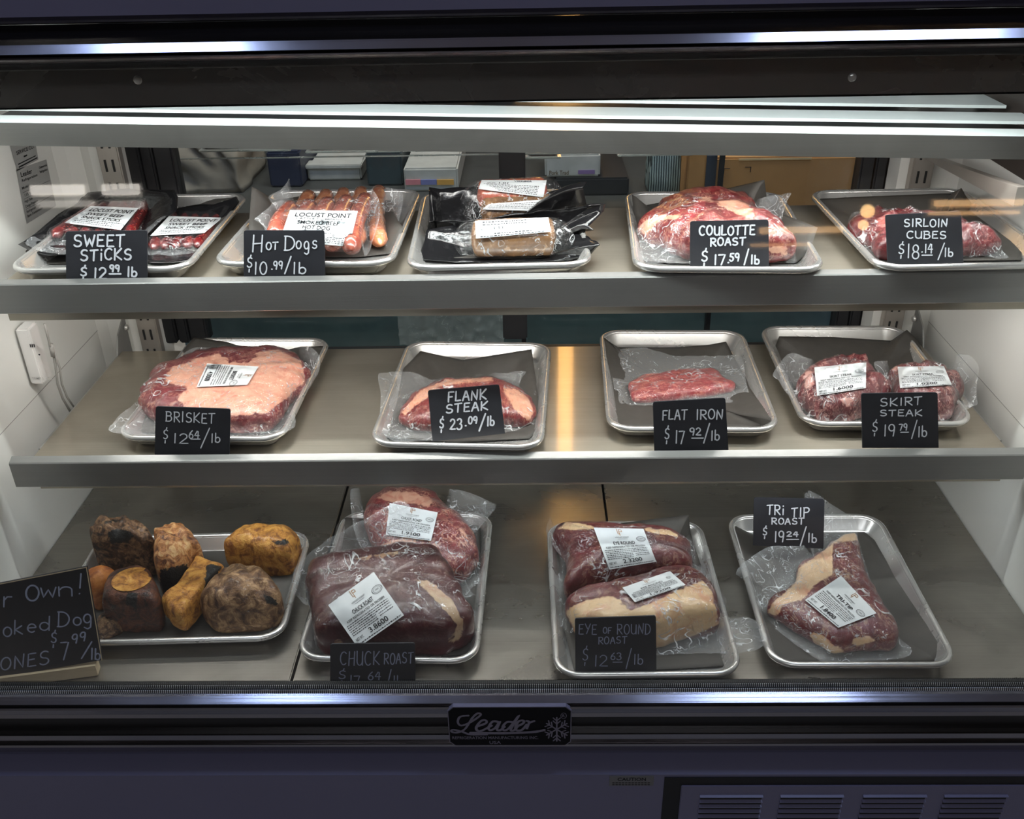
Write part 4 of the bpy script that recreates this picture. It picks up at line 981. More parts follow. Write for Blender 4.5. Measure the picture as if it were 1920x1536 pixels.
pack('beef_pack', 'eye of round roast with a thick pale fat side, at the front of its tray', d4, FB,
 [(245, 900), (300, 850), (420, 800), (600, 740), (800, 690), (1000, 620), (1130, 575), (1250, 590), (1330, 650), (1400, 760), (1440, 900), (1450, 1010), (1380, 1060), (1150, 1120), (960, 1190), (700, 1200), (450, 1150), (320, 1090), (270, 1000)],
 [(175, 960, .02), (250, 880, .03), (430, 795, .04), (700, 710, .052), (1080, 570, .06), (1290, 590, .052), (1405, 710, .045), (1515, 810, .03), (1505, 860, .025), (1525, 960, .02), (1700, 955, .03), (1830, 1105, .03), (1760, 1200, .025), (1560, 1235, .012), (1300, 1232, .005), (1120, 1238, .005), (960, 1248, .005), (600, 1242, .004), (350, 1130, .005), (215, 1020, .012)],
 'eye', .064, [[(250, 895), (420, 810), (650, 780), (760, 900), (900, 850), (1080, 760), (1330, 655), (1400, 760), (1455, 1010), (1150, 1130), (960, 1200), (600, 1200), (330, 1090)]],
 ([(697, 718), (1068, 588), (1192, 697), (795, 832)], std_label('EYE ROUND', '1.9200')), n=3.6, lump=.003, seed=6)
pack('beef_pack', 'triangular tri-tip roast in a long clear bag', d5, FB,
 [(370, 960), (400, 900), (500, 870), (580, 740), (600, 640), (740, 540), (850, 450), (940, 390), (1020, 375), (1035, 440), (1060, 600), (1110, 750), (1180, 900), (1260, 1040), (1310, 1200), (1270, 1240), (1100, 1250), (930, 1258), (840, 1260), (700, 1180), (560, 1080), (440, 1000)],
 [(680, 75, .07), (780, 130, .055), (940, 240, .03), (1010, 280, .02), (1040, 440, .02), (1125, 730, .015), (1205, 900, .012), (1325, 1130, .01), (1410, 1210, .012), (1400, 1268, .012), (1200, 1302, .005), (950, 1312, .004), (780, 1314, .004), (560, 1175, .004), (400, 1035, .005), (320, 900, .008), (240, 745, .03), (152, 655, .05), (390, 480, .045), (640, 470, .03), (690, 300, .03), (638, 130, .06)],
 'tri', .046, [[(400, 900), (580, 740), (600, 640), (740, 540), (850, 460), (850, 560), (850, 680), (700, 780), (640, 860), (480, 900), (460, 980), (380, 960)], [(670, 1090), (760, 1110), (940, 1240), (860, 1262), (720, 1180)], [(980, 1150), (1100, 1120), (1180, 1150), (1020, 1200)], [(930, 390), (1025, 372), (1032, 435), (850, 455)]],
 ([(910, 690), (1165, 960), (890, 1065), (650, 865)], std_label('TRI-TIP', '1.8400')), n=3, lump=.003, film_m='loose', seed=7)

# ------------------------------------------------------------------ sausages
def saus_mat(name, a, b, speck, sc=260, k=.62):
    m, nt, n, l = newmat(name); p = N(nt, 'ShaderNodeBsdfPrincipled', i_Roughness=.22); p.inputs['Coat Weight'].default_value = .6; p.inputs['Coat Roughness'].default_value = .1
    v = coords(nt); t = noise_tex(nt, v, 60, 4, .6); s = noise_tex(nt, v, sc, 2, .5)
    r = ramp(nt, [(.35, b), (.7, a)], t.outputs[0]); f = N(nt, 'ShaderNodeMapRange', i_1=k, i_2=k+.06, i_4=.85); l.new(s.outputs[0], f.inputs[0])
    mx = N(nt, 'ShaderNodeMixRGB'); mx.inputs[2].default_value = rgba(speck); l.new(f.outputs[0], mx.inputs[0]); l.new(r.outputs[0], mx.inputs[1]); l.new(mx.outputs[0], p.inputs['Base Color'])
    l.new(bump(nt, s.outputs[0], .4, .001), p.inputs['Normal'])
    o = N(nt, 'ShaderNodeOutputMaterial'); l.new(p.outputs[0], o.inputs[0]); return m
M['stick'] = saus_mat('snack_stick', srgb(118, 34, 34), srgb(74, 16, 20), srgb(172, 84, 74))
M['dog'] = saus_mat('hot_dog', srgb(186, 106, 86), srgb(146, 72, 60), srgb(220, 160, 140), 160)
M['dog2'] = saus_mat('hot_dog_orange', srgb(226, 150, 104), srgb(200, 116, 80), srgb(240, 190, 150), 160)
M['log'] = saus_mat('summer_sausage', srgb(142, 108, 76), srgb(104, 76, 52), srgb(168, 134, 102), 120)
M['logred'] = saus_mat('vienna_sausage', srgb(186, 104, 80), srgb(150, 72, 58), srgb(206, 146, 120), 120)
def saus(bm, A, B, r, bow=0, n=14, seg=14, ends=.7):
    A, B = Vector(A), Vector(B); d = B-A; side = Vector((d.y, -d.x, 0)).normalized(); pts = []; rr = []
    L = d.length
    for i in range(n+1):
        t = i/n; s = (t*L)/(r*ends); e = ((1-t)*L)/(r*ends)
        k = min(1, math.sqrt(max(0, 1-(1-min(1, s))**2)), math.sqrt(max(0, 1-(1-min(1, e))**2)))
        pts.append(A+d*t+side*bow*math.sin(math.pi*t)); rr.append(max(.12*r, r*k)*(1+.05*noise.noise(pts[-1]*70)))
    # extra end rings
    tube(bm, pts, rr, seg)
def lerp(a, b, t): return tuple(x+(y-x)*t for x, y in zip(a, b))
def saus_pack(name, label, cf, fl, s0, s1, e0, e1, cnt, r, h, m, bag, lab, group, black=None, cat='packed sausages', bow=0, part='sausage', film_m='film', n=5, rows=()):
    hull = [s0, s1, e1, e0]
    A0 = on(*cf(s0), Z=fl+h); root = thing(name, (A0.x, A0.y, fl), label, cat, group)
    objs = []
    for i in range(cnt):
        t = i/(cnt-1); a = cf(lerp(s0, s1, t)); b = cf(lerp(e0, e1, t)); bm = bmesh.new()
        saus(bm, on(*a, Z=fl+h), on(*b, Z=fl+h), r, bow); objs.append(link(part, bm, M[m], root))
    if black: sheet('black_backing', black, cf, fl+.003, M['blackfilm'], root, k=.25, wr=.004)
    cx = sum(p[0] for p in hull)/4; cy = sum(p[1] for p in hull)/4
    big = [(cx+(p[0]-cx)*1.1, cy+(p[1]-cy)*1.06) for p in (s0, lerp(s0, s1, .5), s1, lerp(s1, e1, .5), e1, lerp(e0, e1, .5), e0, lerp(s0, e0, .5))]
    P = Pillow(big, cf, fl+max(0, h-r-.002), 2*r+.003, n=n, lump=.0015, lscale=90, lo=.4, hi=.6)
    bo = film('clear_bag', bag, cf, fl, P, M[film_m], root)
    if lab: printed([cf(q) for q in lab[0]], lab[1], root, [bo]+objs, fl=.0035, smooth=5)
    return root
stick_lab = [('LOCUST POINT', .1, .27, .16, .85, 'ink'), ('SWEET BEEF', .14, .47, .13, .7, 'ink'), ('SNACK STICKS', .14, .66, .13, .72, 'ink'), ('#', .1, .75, .04, .8, 'inkgrey'), ('#', .1, .83, .04, .6, 'inkgrey'), ('#', .1, .91, .04, .7, 'inkgrey'), ('o', .88, .8, .1, 0, 'inkgrey')]
saus_pack('snack_stick_pack', 'black pack of red snack sticks leaning by the white case wall', c1, FT+.012, (395, 775), (960, 760), (735, 540), (1110, 505), 6, .0085, .0135, 'stick',
 [(190, 820, .012), (430, 640, .018), (640, 480, .022), (980, 440, .024), (1300, 450, .024), (1325, 560, .022), (1200, 660, .014), (1050, 790, .01), (700, 890, .008), (380, 900, .008)],
 ([(680, 545), (1040, 560), (905, 725), (480, 672)], stick_lab), 'snack stick packs',
 [(135, 830, .006), (260, 760, .012), (430, 610, .022), (580, 520, .024), (660, 440, .022), (960, 412, .026), (1310, 425, .03), (1335, 480, .026), (1325, 580, .018), (1200, 670, .008), (1080, 790, .003), (800, 880, .002), (640, 905, .002), (360, 912, .002), (250, 890, .004)], part='sausage_stick')
saus_pack('snack_stick_pack', 'smaller black pack of red snack sticks behind the sweet sticks sign', c1, FT, (1140, 865), (1470, 850), (1345, 595), (1665, 600), 5, .0085, .011, 'stick',
 [(1060, 900, .004), (1120, 740, .012), (1280, 580, .018), (1400, 555, .02), (1620, 545, .022), (1770, 500, .03), (1720, 600, .015), (1580, 800, .01), (1450, 930, .003), (1250, 965, .003)],
 ([(1265, 622), (1672, 632), (1532, 748), (1128, 768)], stick_lab), 'snack stick packs',
 [(1040, 905, .002), (1090, 770, .006), (1250, 600, .014), (1340, 555, .02), (1600, 530, .024), (1770, 470, .034), (1795, 510, .03), (1700, 640, .012), (1570, 810, .006), (1460, 940, .003), (1300, 972, .002), (1110, 965, .002)], part='sausage_stick')
dog_lab = [('LOCUST POINT', .1, .2, .13, .82, 'ink'), ('CATTLE COMPANY', .12, .28, .05, .7, 'inkgrey'), ('SMOKED BEEF', .16, .43, .12, .62, 'ink'), ('HOT DOG', .26, .58, .12, .4, 'ink'), ('o', .82, .72, .1, 0, 'inkgrey'), ('#', .5, .68, .025, .2, 'inkgrey'), ('NET WT.', .15, .88, .05, .14, 'ink')] + [('#', .1, .8+i*.05, .025, .8, 'inkgrey') for i in range(4)]
saus_pack('hot_dog_pack', 'pack of orange hot dogs lying underneath the labelled one', c2, FT, (720, 950), (1500, 1000), (875, 550), (1500, 500), 5, .0125, .0145, 'dog2',
 [(470, 600, .05), (620, 500, .06), (725, 350, .09), (830, 430, .07), (900, 420, .065), (1150, 460, .055), (1500, 475, .05), (1690, 520, .045), (1700, 660, .035), (1640, 900, .02), (1610, 1020, .006), (1450, 1055, .004), (1000, 1060, .004), (600, 920, .005), (500, 720, .03)], None, 'hot dog packs', bow=-.006, film_m='loose')
saus_pack('hot_dog_pack', 'pack of hot dogs with the large printed label, resting on top', c2, FT, (560, 930), (1240, 1050), (712, 665), (1388, 575), 5, .0128, .0405, 'dog',
 [(370, 775, .045), (560, 620, .055), (700, 575, .06), (1000, 530, .065), (1380, 475, .07), (1490, 600, .05), (1495, 760, .04), (1435, 960, .02), (1365, 1115, .005), (1100, 1120, .004), (700, 1115, .004), (520, 960, .012), (440, 820, .03)],
 ([(690, 690), (1300, 700), (1222, 1022), (598, 960)], dog_lab), 'hot dog packs', bow=-.006, film_m='loose')
def log_pack(label, cf, fl, a, b, r, h, m, black, labq, lines):
    A, B = on(*cf(a), Z=fl+h), on(*cf(b), Z=fl+h); mid = (A+B)/2
    root = thing('sausage_log_pack', (mid.x, mid.y, fl), label, 'packed sausages', 'sausage logs in black film')
    bm = bmesh.new(); saus(bm, A, B, r, 0, 24, 24, .35); lo = link('sausage_log', bm, M[m], root)
    sheet('black_film', black, cf, fl, M['blackfilm'], root, k=.15, wr=.008)
    d = (B-A).normalized(); bm = bmesh.new(); pts = []; rr = []
    for i in range(21):
        t = -.16+1.32*i/20; pts.append(A+(B-A)*t+Vector((0, 0, -.012*max(0, abs(t-.5)-.5)*6))); e = max(0, abs(t-.5)-.5)/.16
        rr.append(r*(1.02-.5*e)+.0005*noise.noise(pts[-1]*90))
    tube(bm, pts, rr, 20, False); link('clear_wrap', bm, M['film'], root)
    printed([cf(q) for q in labq], lines, root, [lo], fl=.0032, smooth=2)
log_pack('pinkish sausage log behind the other two, label reading 1.01', c3, FT, (690, 480), (1330, 445), .024, .052, 'logred',
 [(262, 385, .06), (380, 402, .06), (660, 398, .06), (1340, 428, .06), (1620, 368, .07), (1682, 338, .085), (1645, 390, .08), (1680, 540, .05), (1500, 600, .03), (1000, 640, .02), (600, 690, .02), (262, 695, .045)],
 [(735, 325), (1320, 328), (1290, 480), (705, 405)], [('VIENNA', .5, .12, .1, .28, 'ink'), ('1.01', .28, .3, .13, .14, 'ink'), ('NET WT.', .1, .3, .08, .13, 'inkgrey')]+[('#', .05+.05*i, .4+.1*i, .05, .85-.05*i, 'inkgrey') for i in range(6)])
log_pack('brown sausage log in the middle, its label mostly covered', c3, FT, (720, 610), (1430, 560), .023, .036, 'log',
 [(245, 770, .02), (258, 705, .035), (580, 692, .045), (1000, 640, .05), (1400, 590, .055), (1850, 535, .06), (1835, 600, .05), (1700, 735, .035), (1745, 770, .03), (1560, 800, .012), (1300, 820, .006), (600, 820, .006), (300, 800, .01)],
 [(800, 540), (1285, 500), (1280, 605), (738, 590)], [('#', .05, .25+.17*i, .07, .9, 'inkgrey') for i in range(4)])
log_pack('brown sausage log in front, its label reading 1.11', c3, FT, (632, 850), (1405, 835), .0255, .0285, 'log',
 [(165, 1045, .004), (225, 850, .02), (240, 770, .03), (560, 745, .03), (900, 690, .03), (1380, 665, .03), (1560, 790, .02), (1640, 790, .02), (1800, 915, .03), (1720, 1000, .015), (1500, 1045, .004), (1000, 1062, .003), (500, 1066, .003)],
 [(675, 692), (1335, 660), (1357, 790), (685, 852)], [('NET WT.', .06, .55, .1, .13, 'ink'), ('1.11', .25, .54, .17, .12, 'ink'), ('KEEP REFRIGERATED OR FROZEN', .42, .53, .07, .46, 'ink'), ('PREPARED FOR LOCUST POINT CATTLE COMPANY', .14, .68, .06, .72, 'inkgrey'), ('#', .1, .14, .07, .6, 'inkgrey'), ('#', .1, .28, .07, .6, 'inkgrey'), ('#', .25, .82, .06, .5, 'inkgrey'), ('#', .06, .95, .06, .88, 'inkgrey'), ('o', .9, .2, .18, 0, 'inkgrey')])

# ------------------------------------------------------------------ smoked bones
def bone_mat(name, a, b, c, sc=40):
    m, nt, n, l = newmat(name); p = N(nt, 'ShaderNodeBsdfPrincipled', i_Roughness=.5); p.inputs['Coat Weight'].default_value = .15
    v = coords(nt); t = noise_tex(nt, v, sc*1.8, 7, .68, .9); t2 = noise_tex(nt, v, sc*5, 6, .65, .4)
    r = ramp(nt, [(.38, c), (.5, b), (.62, a)], t.outputs[0])
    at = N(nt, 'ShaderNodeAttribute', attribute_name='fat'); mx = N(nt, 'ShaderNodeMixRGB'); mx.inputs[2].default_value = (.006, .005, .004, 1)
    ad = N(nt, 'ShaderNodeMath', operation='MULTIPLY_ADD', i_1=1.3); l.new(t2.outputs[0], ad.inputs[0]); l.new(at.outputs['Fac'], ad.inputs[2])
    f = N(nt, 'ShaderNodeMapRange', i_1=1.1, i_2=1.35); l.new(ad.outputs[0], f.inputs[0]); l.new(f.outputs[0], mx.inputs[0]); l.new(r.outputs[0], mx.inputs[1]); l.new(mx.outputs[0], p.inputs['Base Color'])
    l.new(bump(nt, t2.outputs[0], .8, .004), p.inputs['Normal'])
    o = N(nt, 'ShaderNodeOutputMaterial'); l.new(p.outputs[0], o.inputs[0]); return m
M['bdark'] = bone_mat('smoked_bone_dark', srgb(150, 116, 82), srgb(96, 66, 42), srgb(30, 20, 15), 55)
M['btan'] = bone_mat('smoked_bone_tan', srgb(206, 164, 112), srgb(176, 116, 64), srgb(92, 52, 32), 40)
M['borange'] = bone_mat('smoked_bone_orange', srgb(192, 122, 58), srgb(164, 92, 36), srgb(96, 46, 22), 18)
M['byellow'] = bone_mat('smoked_bone_yellow', srgb(206, 154, 74), srgb(182, 124, 50), srgb(120, 70, 28), 34)
M['bbrown'] = bone_mat('smoked_bone_brown', srgb(110, 64, 40), srgb(78, 42, 28), srgb(34, 20, 16), 40)
M['bgrey'] = bone_mat('smoked_bone_grey', srgb(176, 142, 104), srgb(120, 88, 60), srgb(64, 40, 28), 30)
def bone(label, outl, t, m, dark=(), h0=0, **k):
    P = Pillow(outl, d2, FB+h0, t, **k)
    mo = P.mesh('smoked_bone', M[m], None, dark, d2)
    return tag(mo, label, 'dog bone', 'smoked dog bones'), P
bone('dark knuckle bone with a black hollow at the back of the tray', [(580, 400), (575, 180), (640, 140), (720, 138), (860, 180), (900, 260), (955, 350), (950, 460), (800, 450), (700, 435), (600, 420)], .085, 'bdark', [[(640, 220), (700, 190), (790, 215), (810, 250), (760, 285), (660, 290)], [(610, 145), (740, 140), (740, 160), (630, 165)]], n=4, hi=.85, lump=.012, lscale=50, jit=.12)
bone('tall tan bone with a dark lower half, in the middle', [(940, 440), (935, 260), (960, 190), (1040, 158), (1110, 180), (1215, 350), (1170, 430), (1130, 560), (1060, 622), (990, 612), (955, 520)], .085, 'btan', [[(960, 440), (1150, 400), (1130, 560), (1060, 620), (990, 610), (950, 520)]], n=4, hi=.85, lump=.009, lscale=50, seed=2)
bone('smooth orange bone end beside the chalkboard', [(520, 600), (530, 480), (620, 412), (700, 450), (690, 560), (650, 650), (580, 680)], .06, 'borange', n=2.4, hi=.8, lump=.002)
b4, P4 = bone('round cut bone standing upright, showing pale marrow', [(655, 780), (650, 560), (700, 460), (830, 422), (900, 450), (930, 520), (970, 640), (990, 720), (960, 800), (800, 812), (680, 792)], .07, 'bbrown', [[(760, 580), (830, 580), (820, 680), (750, 650)]], n=5, hi=.85, lump=.003, seed=3)
bone('flat sawn bone slab leaning across the middle', [(985, 690), (1060, 600), (1160, 400), (1190, 348), (1340, 420), (1250, 580), (1190, 690), (1120, 812), (1040, 780)], .045, 'byellow', [[(1240, 400), (1335, 420), (1250, 580), (1210, 640)]], n=5, hi=.9, lump=.002, seed=4, h0=.012)
bone('big rounded greyish bone at the tray corner', [(1215, 690), (1260, 560), (1330, 430), (1440, 393), (1560, 420), (1640, 510), (1695, 640), (1690, 720), (1600, 790), (1440, 812), (1310, 812), (1240, 760)], .075, 'bgrey', [[(1580, 590), (1650, 610), (1670, 660), (1600, 650)]], n=2.6, hi=.8, lump=.009, lscale=40, seed=5)
bone('yellow chunky bone at the back near the chuck roast', [(1355, 345), (1410, 240), (1460, 172), (1600, 168), (1760, 195), (1800, 280), (1770, 380), (1755, 462), (1620, 475), (1385, 392)], .065, 'byellow', [[(1630, 270), (1720, 255), (1745, 290), (1650, 300)]], n=4, hi=.85, lump=.007, lscale=34, seed=6, jit=.05)
bone('small crumbly dark bone scrap next to the chalkboard', [(580, 770), (620, 712), (680, 710), (735, 760), (730, 805), (650, 855), (600, 860)], .03, 'bdark', n=2.4, lump=.005, lscale=80, seed=8)
# pale marrow face on the cut bone
tree = bvh_of([b4]); bm = bmesh.new(); cen = (790, 500); rings = []
for k in range(1, 7):
    ring = []
    for i in range(36):
        a = 2*math.pi*i/36; f = k/6; u, v = d2((cen[0]+f*(122*math.cos(a)-8*math.sin(a)), cen[1]+f*(70*math.sin(a)-18*math.cos(a)))); d = ray(u, v).normalized(); h = tree.ray_cast(CAM, d)
        ring.append(bm.verts.new(h[0]-d*.0022) if h[0] else None)
    rings.append(ring)
for a, b in zip(rings, rings[1:]):
    for i in range(36):
        q = [a[i], b[i], b[(i+1) % 36], a[(i+1) % 36]]
        if all(q): bm.faces.new(q)
bm.faces.new(rings[0])
o = link('marrow_face', bm, M['byellow'], None); o.parent = b4

# ------------------------------------------------------------------ price signs
def sg(label, quad, ref, words, yaw=0, lean=8, **k): return sign('price_sign', quad, ref, yaw, lean, words, label, **k)[0]
sg('slate price sign reading sweet sticks', [(123, 434), (276, 432), (276, 532), (124, 532)], on(200, 516, Y=1.1535), [('SWEET', 138, 233, 462, 21), ('STiCKS', 151, 246, 489, 20, -3), ('$', 151, 163, 522, 24), ('12', 176, 200, 523, 20), ('99', 206, 224, 509, 12), ('-', 205, 226, 514, 3), ('lb', 239, 257, 518, 18)], w=3.4, lean=6)
sg('slate price sign reading hot dogs', [(457, 432), (608, 432), (610, 532), (457, 532)], on(530, 512, Y=1.156), [('H', 473, 492, 471, 32), ('OT', 499, 521, 468, 14), ('D', 533, 552, 470, 27), ('o', 555, 565, 467, 24), ('g', 570, 581, 466, 24), ('s', 585, 595, 466, 24), ('$', 463, 473, 508, 27), ('10', 477, 500, 514, 22), ('.', 507, 512, 505, 10), ('99', 513, 530, 504, 14), ('/', 533, 545, 514, 34), ('lb', 549, 574, 513, 21)], lean=6)
sg('slate price sign reading coulotte roast', [(1294, 415), (1441, 412), (1442, 508), (1294, 508)], on(1368, 494, Y=1.155)+Vector((0, .022, 0)), [('COULOTTE', 1311, 1415, 441, 17, -1), ('ROAST', 1332, 1397, 461, 14, -2), ('$', 1315, 1327, 496, 28), ('17', 1339, 1360, 496, 18), ('.', 1363, 1367, 493, 10), ('59', 1368, 1386, 489, 14), ('/', 1395, 1403, 496, 28), ('lb', 1408, 1424, 495, 16)], w=3.2)
sg('slate price sign reading sirloin cubes', [(1660, 403), (1802, 396), (1807, 499), (1665, 501)], on(1735, 497, Y=1.165)+Vector((0, .006, 0)), [('SIRLOIN', 1695, 1776, 425, 14), ('CUBES', 1700, 1774, 447, 13), ('$', 1684, 1695, 482, 27), ('18', 1701, 1723, 484, 25), ('.', 1727, 1731, 473, 10), ('14', 1734, 1748, 474, 16), ('-', 1729, 1748, 479, 3), ('/', 1758, 1770, 488, 31), ('lb', 1771, 1787, 481, 16)], w=2.4)
sg('black price sign reading brisket', [(292, 762), (432, 767), (430, 855), (290, 853)], on(362, 850, Y=1.117), [('BRISKET', 311, 402, 790, 18, 4), ('$', 306, 315, 828, 26), ('12', 325, 352, 831, 18), ('64', 354, 373, 822, 14), ('-', 358, 375, 824, 4), ('/', 376, 393, 841, 38), ('lb', 396, 413, 830, 17)], w=2.2)
sg('slate price sign reading flank steak, tilted in its tray', [(802, 732), (936, 721), (947, 813), (811, 828)], on(880, 820, Z=ZM+.016), [('FLANK', 840, 911, 753, 18, -5), ('STEAK', 836, 914, 775, 16, -7), ('$', 824, 832, 808, 27), ('23', 844, 866, 806, 19, -2), ('.', 871, 875, 799, 10), ('09', 878, 895, 795, 13, -2), ('/', 898, 910, 808, 33), ('lb', 913, 927, 798, 17)], w=3, lean=14)
sg('black price sign reading flat iron', [(1224, 754), (1360, 746), (1366, 846), (1227, 847)], on(1295, 840, Y=1.117), [('FLAT', 1242, 1288, 787, 18), ('IRON', 1305, 1355, 786, 18), ('$', 1246, 1255, 829, 30), ('17', 1266, 1283, 832, 23), ('92', 1293, 1314, 816, 13), ('-', 1297, 1318, 822, 4), ('/', 1319, 1330, 830, 35), ('lb', 1333, 1349, 826, 18)], w=2.5)
sg('black price sign reading skirt steak', [(1615, 738), (1758, 736), (1760, 840), (1617, 840)], on(1688, 836, Y=1.117), [('SKIRT', 1650, 1728, 762, 14, -3), ('STEAK', 1650, 1728, 780, 11), ('$', 1635, 1645, 815, 28), ('19', 1657, 1678, 818, 21), ('79', 1686, 1701, 807, 12), ('-', 1689, 1703, 811, 3), ('/', 1709, 1719, 822, 33), ('lb', 1721, 1738, 819, 20)], w=2.3)
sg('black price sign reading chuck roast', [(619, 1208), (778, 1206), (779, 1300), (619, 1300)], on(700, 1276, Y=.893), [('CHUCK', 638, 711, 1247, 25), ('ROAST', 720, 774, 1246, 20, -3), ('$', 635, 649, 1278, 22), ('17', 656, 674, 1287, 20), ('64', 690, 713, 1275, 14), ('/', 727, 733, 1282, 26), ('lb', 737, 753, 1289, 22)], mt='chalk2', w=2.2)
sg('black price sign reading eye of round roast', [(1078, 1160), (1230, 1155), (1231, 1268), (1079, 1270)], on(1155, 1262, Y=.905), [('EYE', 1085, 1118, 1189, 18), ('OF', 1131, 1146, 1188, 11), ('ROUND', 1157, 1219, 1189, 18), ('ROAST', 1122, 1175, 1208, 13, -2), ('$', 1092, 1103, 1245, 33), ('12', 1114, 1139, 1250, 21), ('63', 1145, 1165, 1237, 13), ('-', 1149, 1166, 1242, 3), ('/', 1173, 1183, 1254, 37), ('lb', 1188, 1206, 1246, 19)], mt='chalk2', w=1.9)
sg('black price sign reading tri tip roast', [(1414, 933), (1546, 936), (1544, 1029), (1412, 1023)], on(1480, 1026, Z=ZB+.03), [('TRi', 1438, 1470, 965, 17), ('TIP', 1484, 1517, 970, 17, -2), ('ROAST', 1447, 1507, 983, 11), ('$', 1430, 1438, 1008, 21), ('19', 1452, 1470, 1016, 20), ('24', 1475, 1496, 1006, 9), ('-', 1475, 1497, 1012, 3), ('/', 1500, 1511, 1023, 35), ('lb', 1515, 1531, 1017, 16)], w=2.4, lean=12)
bq = [(-70, 1109), (162, 1064), (191, 1238), (-70, 1283)]
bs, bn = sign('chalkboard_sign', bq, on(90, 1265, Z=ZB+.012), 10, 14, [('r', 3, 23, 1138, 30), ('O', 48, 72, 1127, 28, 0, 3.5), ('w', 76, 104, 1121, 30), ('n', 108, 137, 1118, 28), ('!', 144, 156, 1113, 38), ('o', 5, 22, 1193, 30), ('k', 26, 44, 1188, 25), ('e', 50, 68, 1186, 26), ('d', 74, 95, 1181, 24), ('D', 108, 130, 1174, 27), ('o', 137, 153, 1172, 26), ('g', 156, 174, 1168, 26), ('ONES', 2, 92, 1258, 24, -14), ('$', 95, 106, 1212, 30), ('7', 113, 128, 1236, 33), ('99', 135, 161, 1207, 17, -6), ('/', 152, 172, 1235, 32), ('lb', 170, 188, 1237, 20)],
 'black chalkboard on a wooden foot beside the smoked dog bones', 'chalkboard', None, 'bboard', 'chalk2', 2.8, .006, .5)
f0, f1 = plane_pt(-70, 1283, bs.location, bn), plane_pt(178, 1240, bs.location, bn)
bm = bmesh.new(); ax = (f1-f0).normalized(); dn = Vector((ax.y, -ax.x, 0)).normalized()
pr = []
for P in (f0, f1):
    for d, z in ((.004, -.001), (.004, .017), (-.012, .017), (-.012, -.001)): q_ = P+dn*d; pr.append(bm.verts.new((q_.x, q_.y, ZB+.001+max(0, z))))
for f in ((0, 1, 2, 3), (7, 6, 5, 4), (0, 4, 5, 1), (1, 5, 6, 2), (2, 6, 7, 3), (3, 7, 4, 0)): bm.faces.new([pr[i] for i in f])
bmesh.ops.recalc_face_normals(bm, faces=bm.faces); fo = link('wooden_foot', bm, M['wood'], bs, False)
bm = bmesh.new(); o2 = bs.location+bn*.0006
for a, b in (((-70, 1109), (162, 1064)), ((162, 1064), (191, 1238))): ribbon(bm, [plane_pt(*a, o2, bn), plane_pt(*b, o2, bn)], .0012, bn)
link('edge_band', bm, M['wood'], bs, False)

# ------------------------------------------------------------------ sensor and data plates on the case wall
A = on(25, 613, Y=1.262); B = on(83, 722, Y=1.262)
sn = thing('temperature_sensor', (A.x+.02, 1.25, B.z), 'ivory plastic temperature sensor box with a cord on the white case wall', 'sensor')
sx0, sx1, sz0, sz1 = max(XL+.001, A.x), max(XL+.001, A.x)+(B.x-A.x), B.z, A.z-.004
bm = bmesh.new(); box(bm, sx0, sx1, 1.262, 1.292, sz0, sz1, .003); hs = link('housing', bm, M['device'], sn, False)
bm = bmesh.new()
for i in range(3): box(bm, sx0+.0165+i*.0028, sx0+.0178+i*.0028, 1.2614, 1.2622, sz1-.029, sz1-.024)
bmesh.ops.create_circle(bm, cap_ends=True, segments=10, radius=.0014, matrix=Matrix.Translation((sx0+.0265, 1.2615, sz1-.041)) @ Matrix.Rotation(R_(90), 4, 'X')); link('vent', bm, M['ink'], hs, False)
bm = bmesh.new(); vs, fs, tw = text_mesh('TEMP STICK'); k = .031/tw
vv = [bm.verts.new((sx0+.005+x*k, 1.2615, sz0+.0095+y*.0062)) for x, y in vs]
for f in fs: bm.faces.new([vv[i] for i in f])
link('embossed_lettering', bm, mat('ivory_relief', srgb(205, 202, 200), .4), hs, False)
bm = bmesh.new(); sxx = sx1
pts = [on(83, 607, Y=1.25), on(88, 625, Y=1.252), on(93, 645, Y=1.262), on(99, 660, Y=1.27), on(104, 685, Y=1.27), on(108, 720, Y=1.27), on(118, 748, Y=1.28), on(132, 772, Y=1.285)]
tube(bm, pts, .0018, 8); link('cord', bm, M['cable'], sn)
bm = bmesh.new(); tube(bm, [on(99, 650, Y=1.268), on(112, 690, Y=1.27), on(116, 720, Y=1.275), on(126, 745, Y=1.28), on(139, 764, Y=1.29)], .0015, 8); link('cord', bm, M['cable'], sn)
bm = bmesh.new(); tube(bm, [on(95, 645, Y=1.266), on(100, 668, Y=1.268)], .0035, 8); link('cord_grip', bm, M['cable'], sn)
def wall_plate(name, quad, lines, label):
    q_ = [on(u, v, X=XL+.0008) for u, v in quad]; root = thing(name, q_[3], label, 'data plate', 'data plates on the case wall')
    bm = bmesh.new(); bm.faces.new([bm.verts.new(p) for p in q_]); ob = link('plate', bm, M['plate'], root, False)
    bm = bmesh.new()
    def at(a, b): p = (q_[0]*(1-a)+q_[1]*a)*(1-b)+(q_[3]*(1-a)+q_[2]*a)*b; return p+Vector((.0005, 0, 0))
    for tx, x, y, h, w in lines:
        if tx == '_': bm.faces.new([bm.verts.new(at(a, b)) for a, b in ((x, y), (x+w, y), (x+w, y-h), (x, y-h))]); continue
        vs, fs, tw = text_mesh(tx); vv = [bm.verts.new(at(x+vx*w/tw, y-vy*h/.72)) for vx, vy in vs]
        for f in fs: bm.faces.new([vv[i] for i in f])
    link('lettering', bm, M['ink'], root, False)
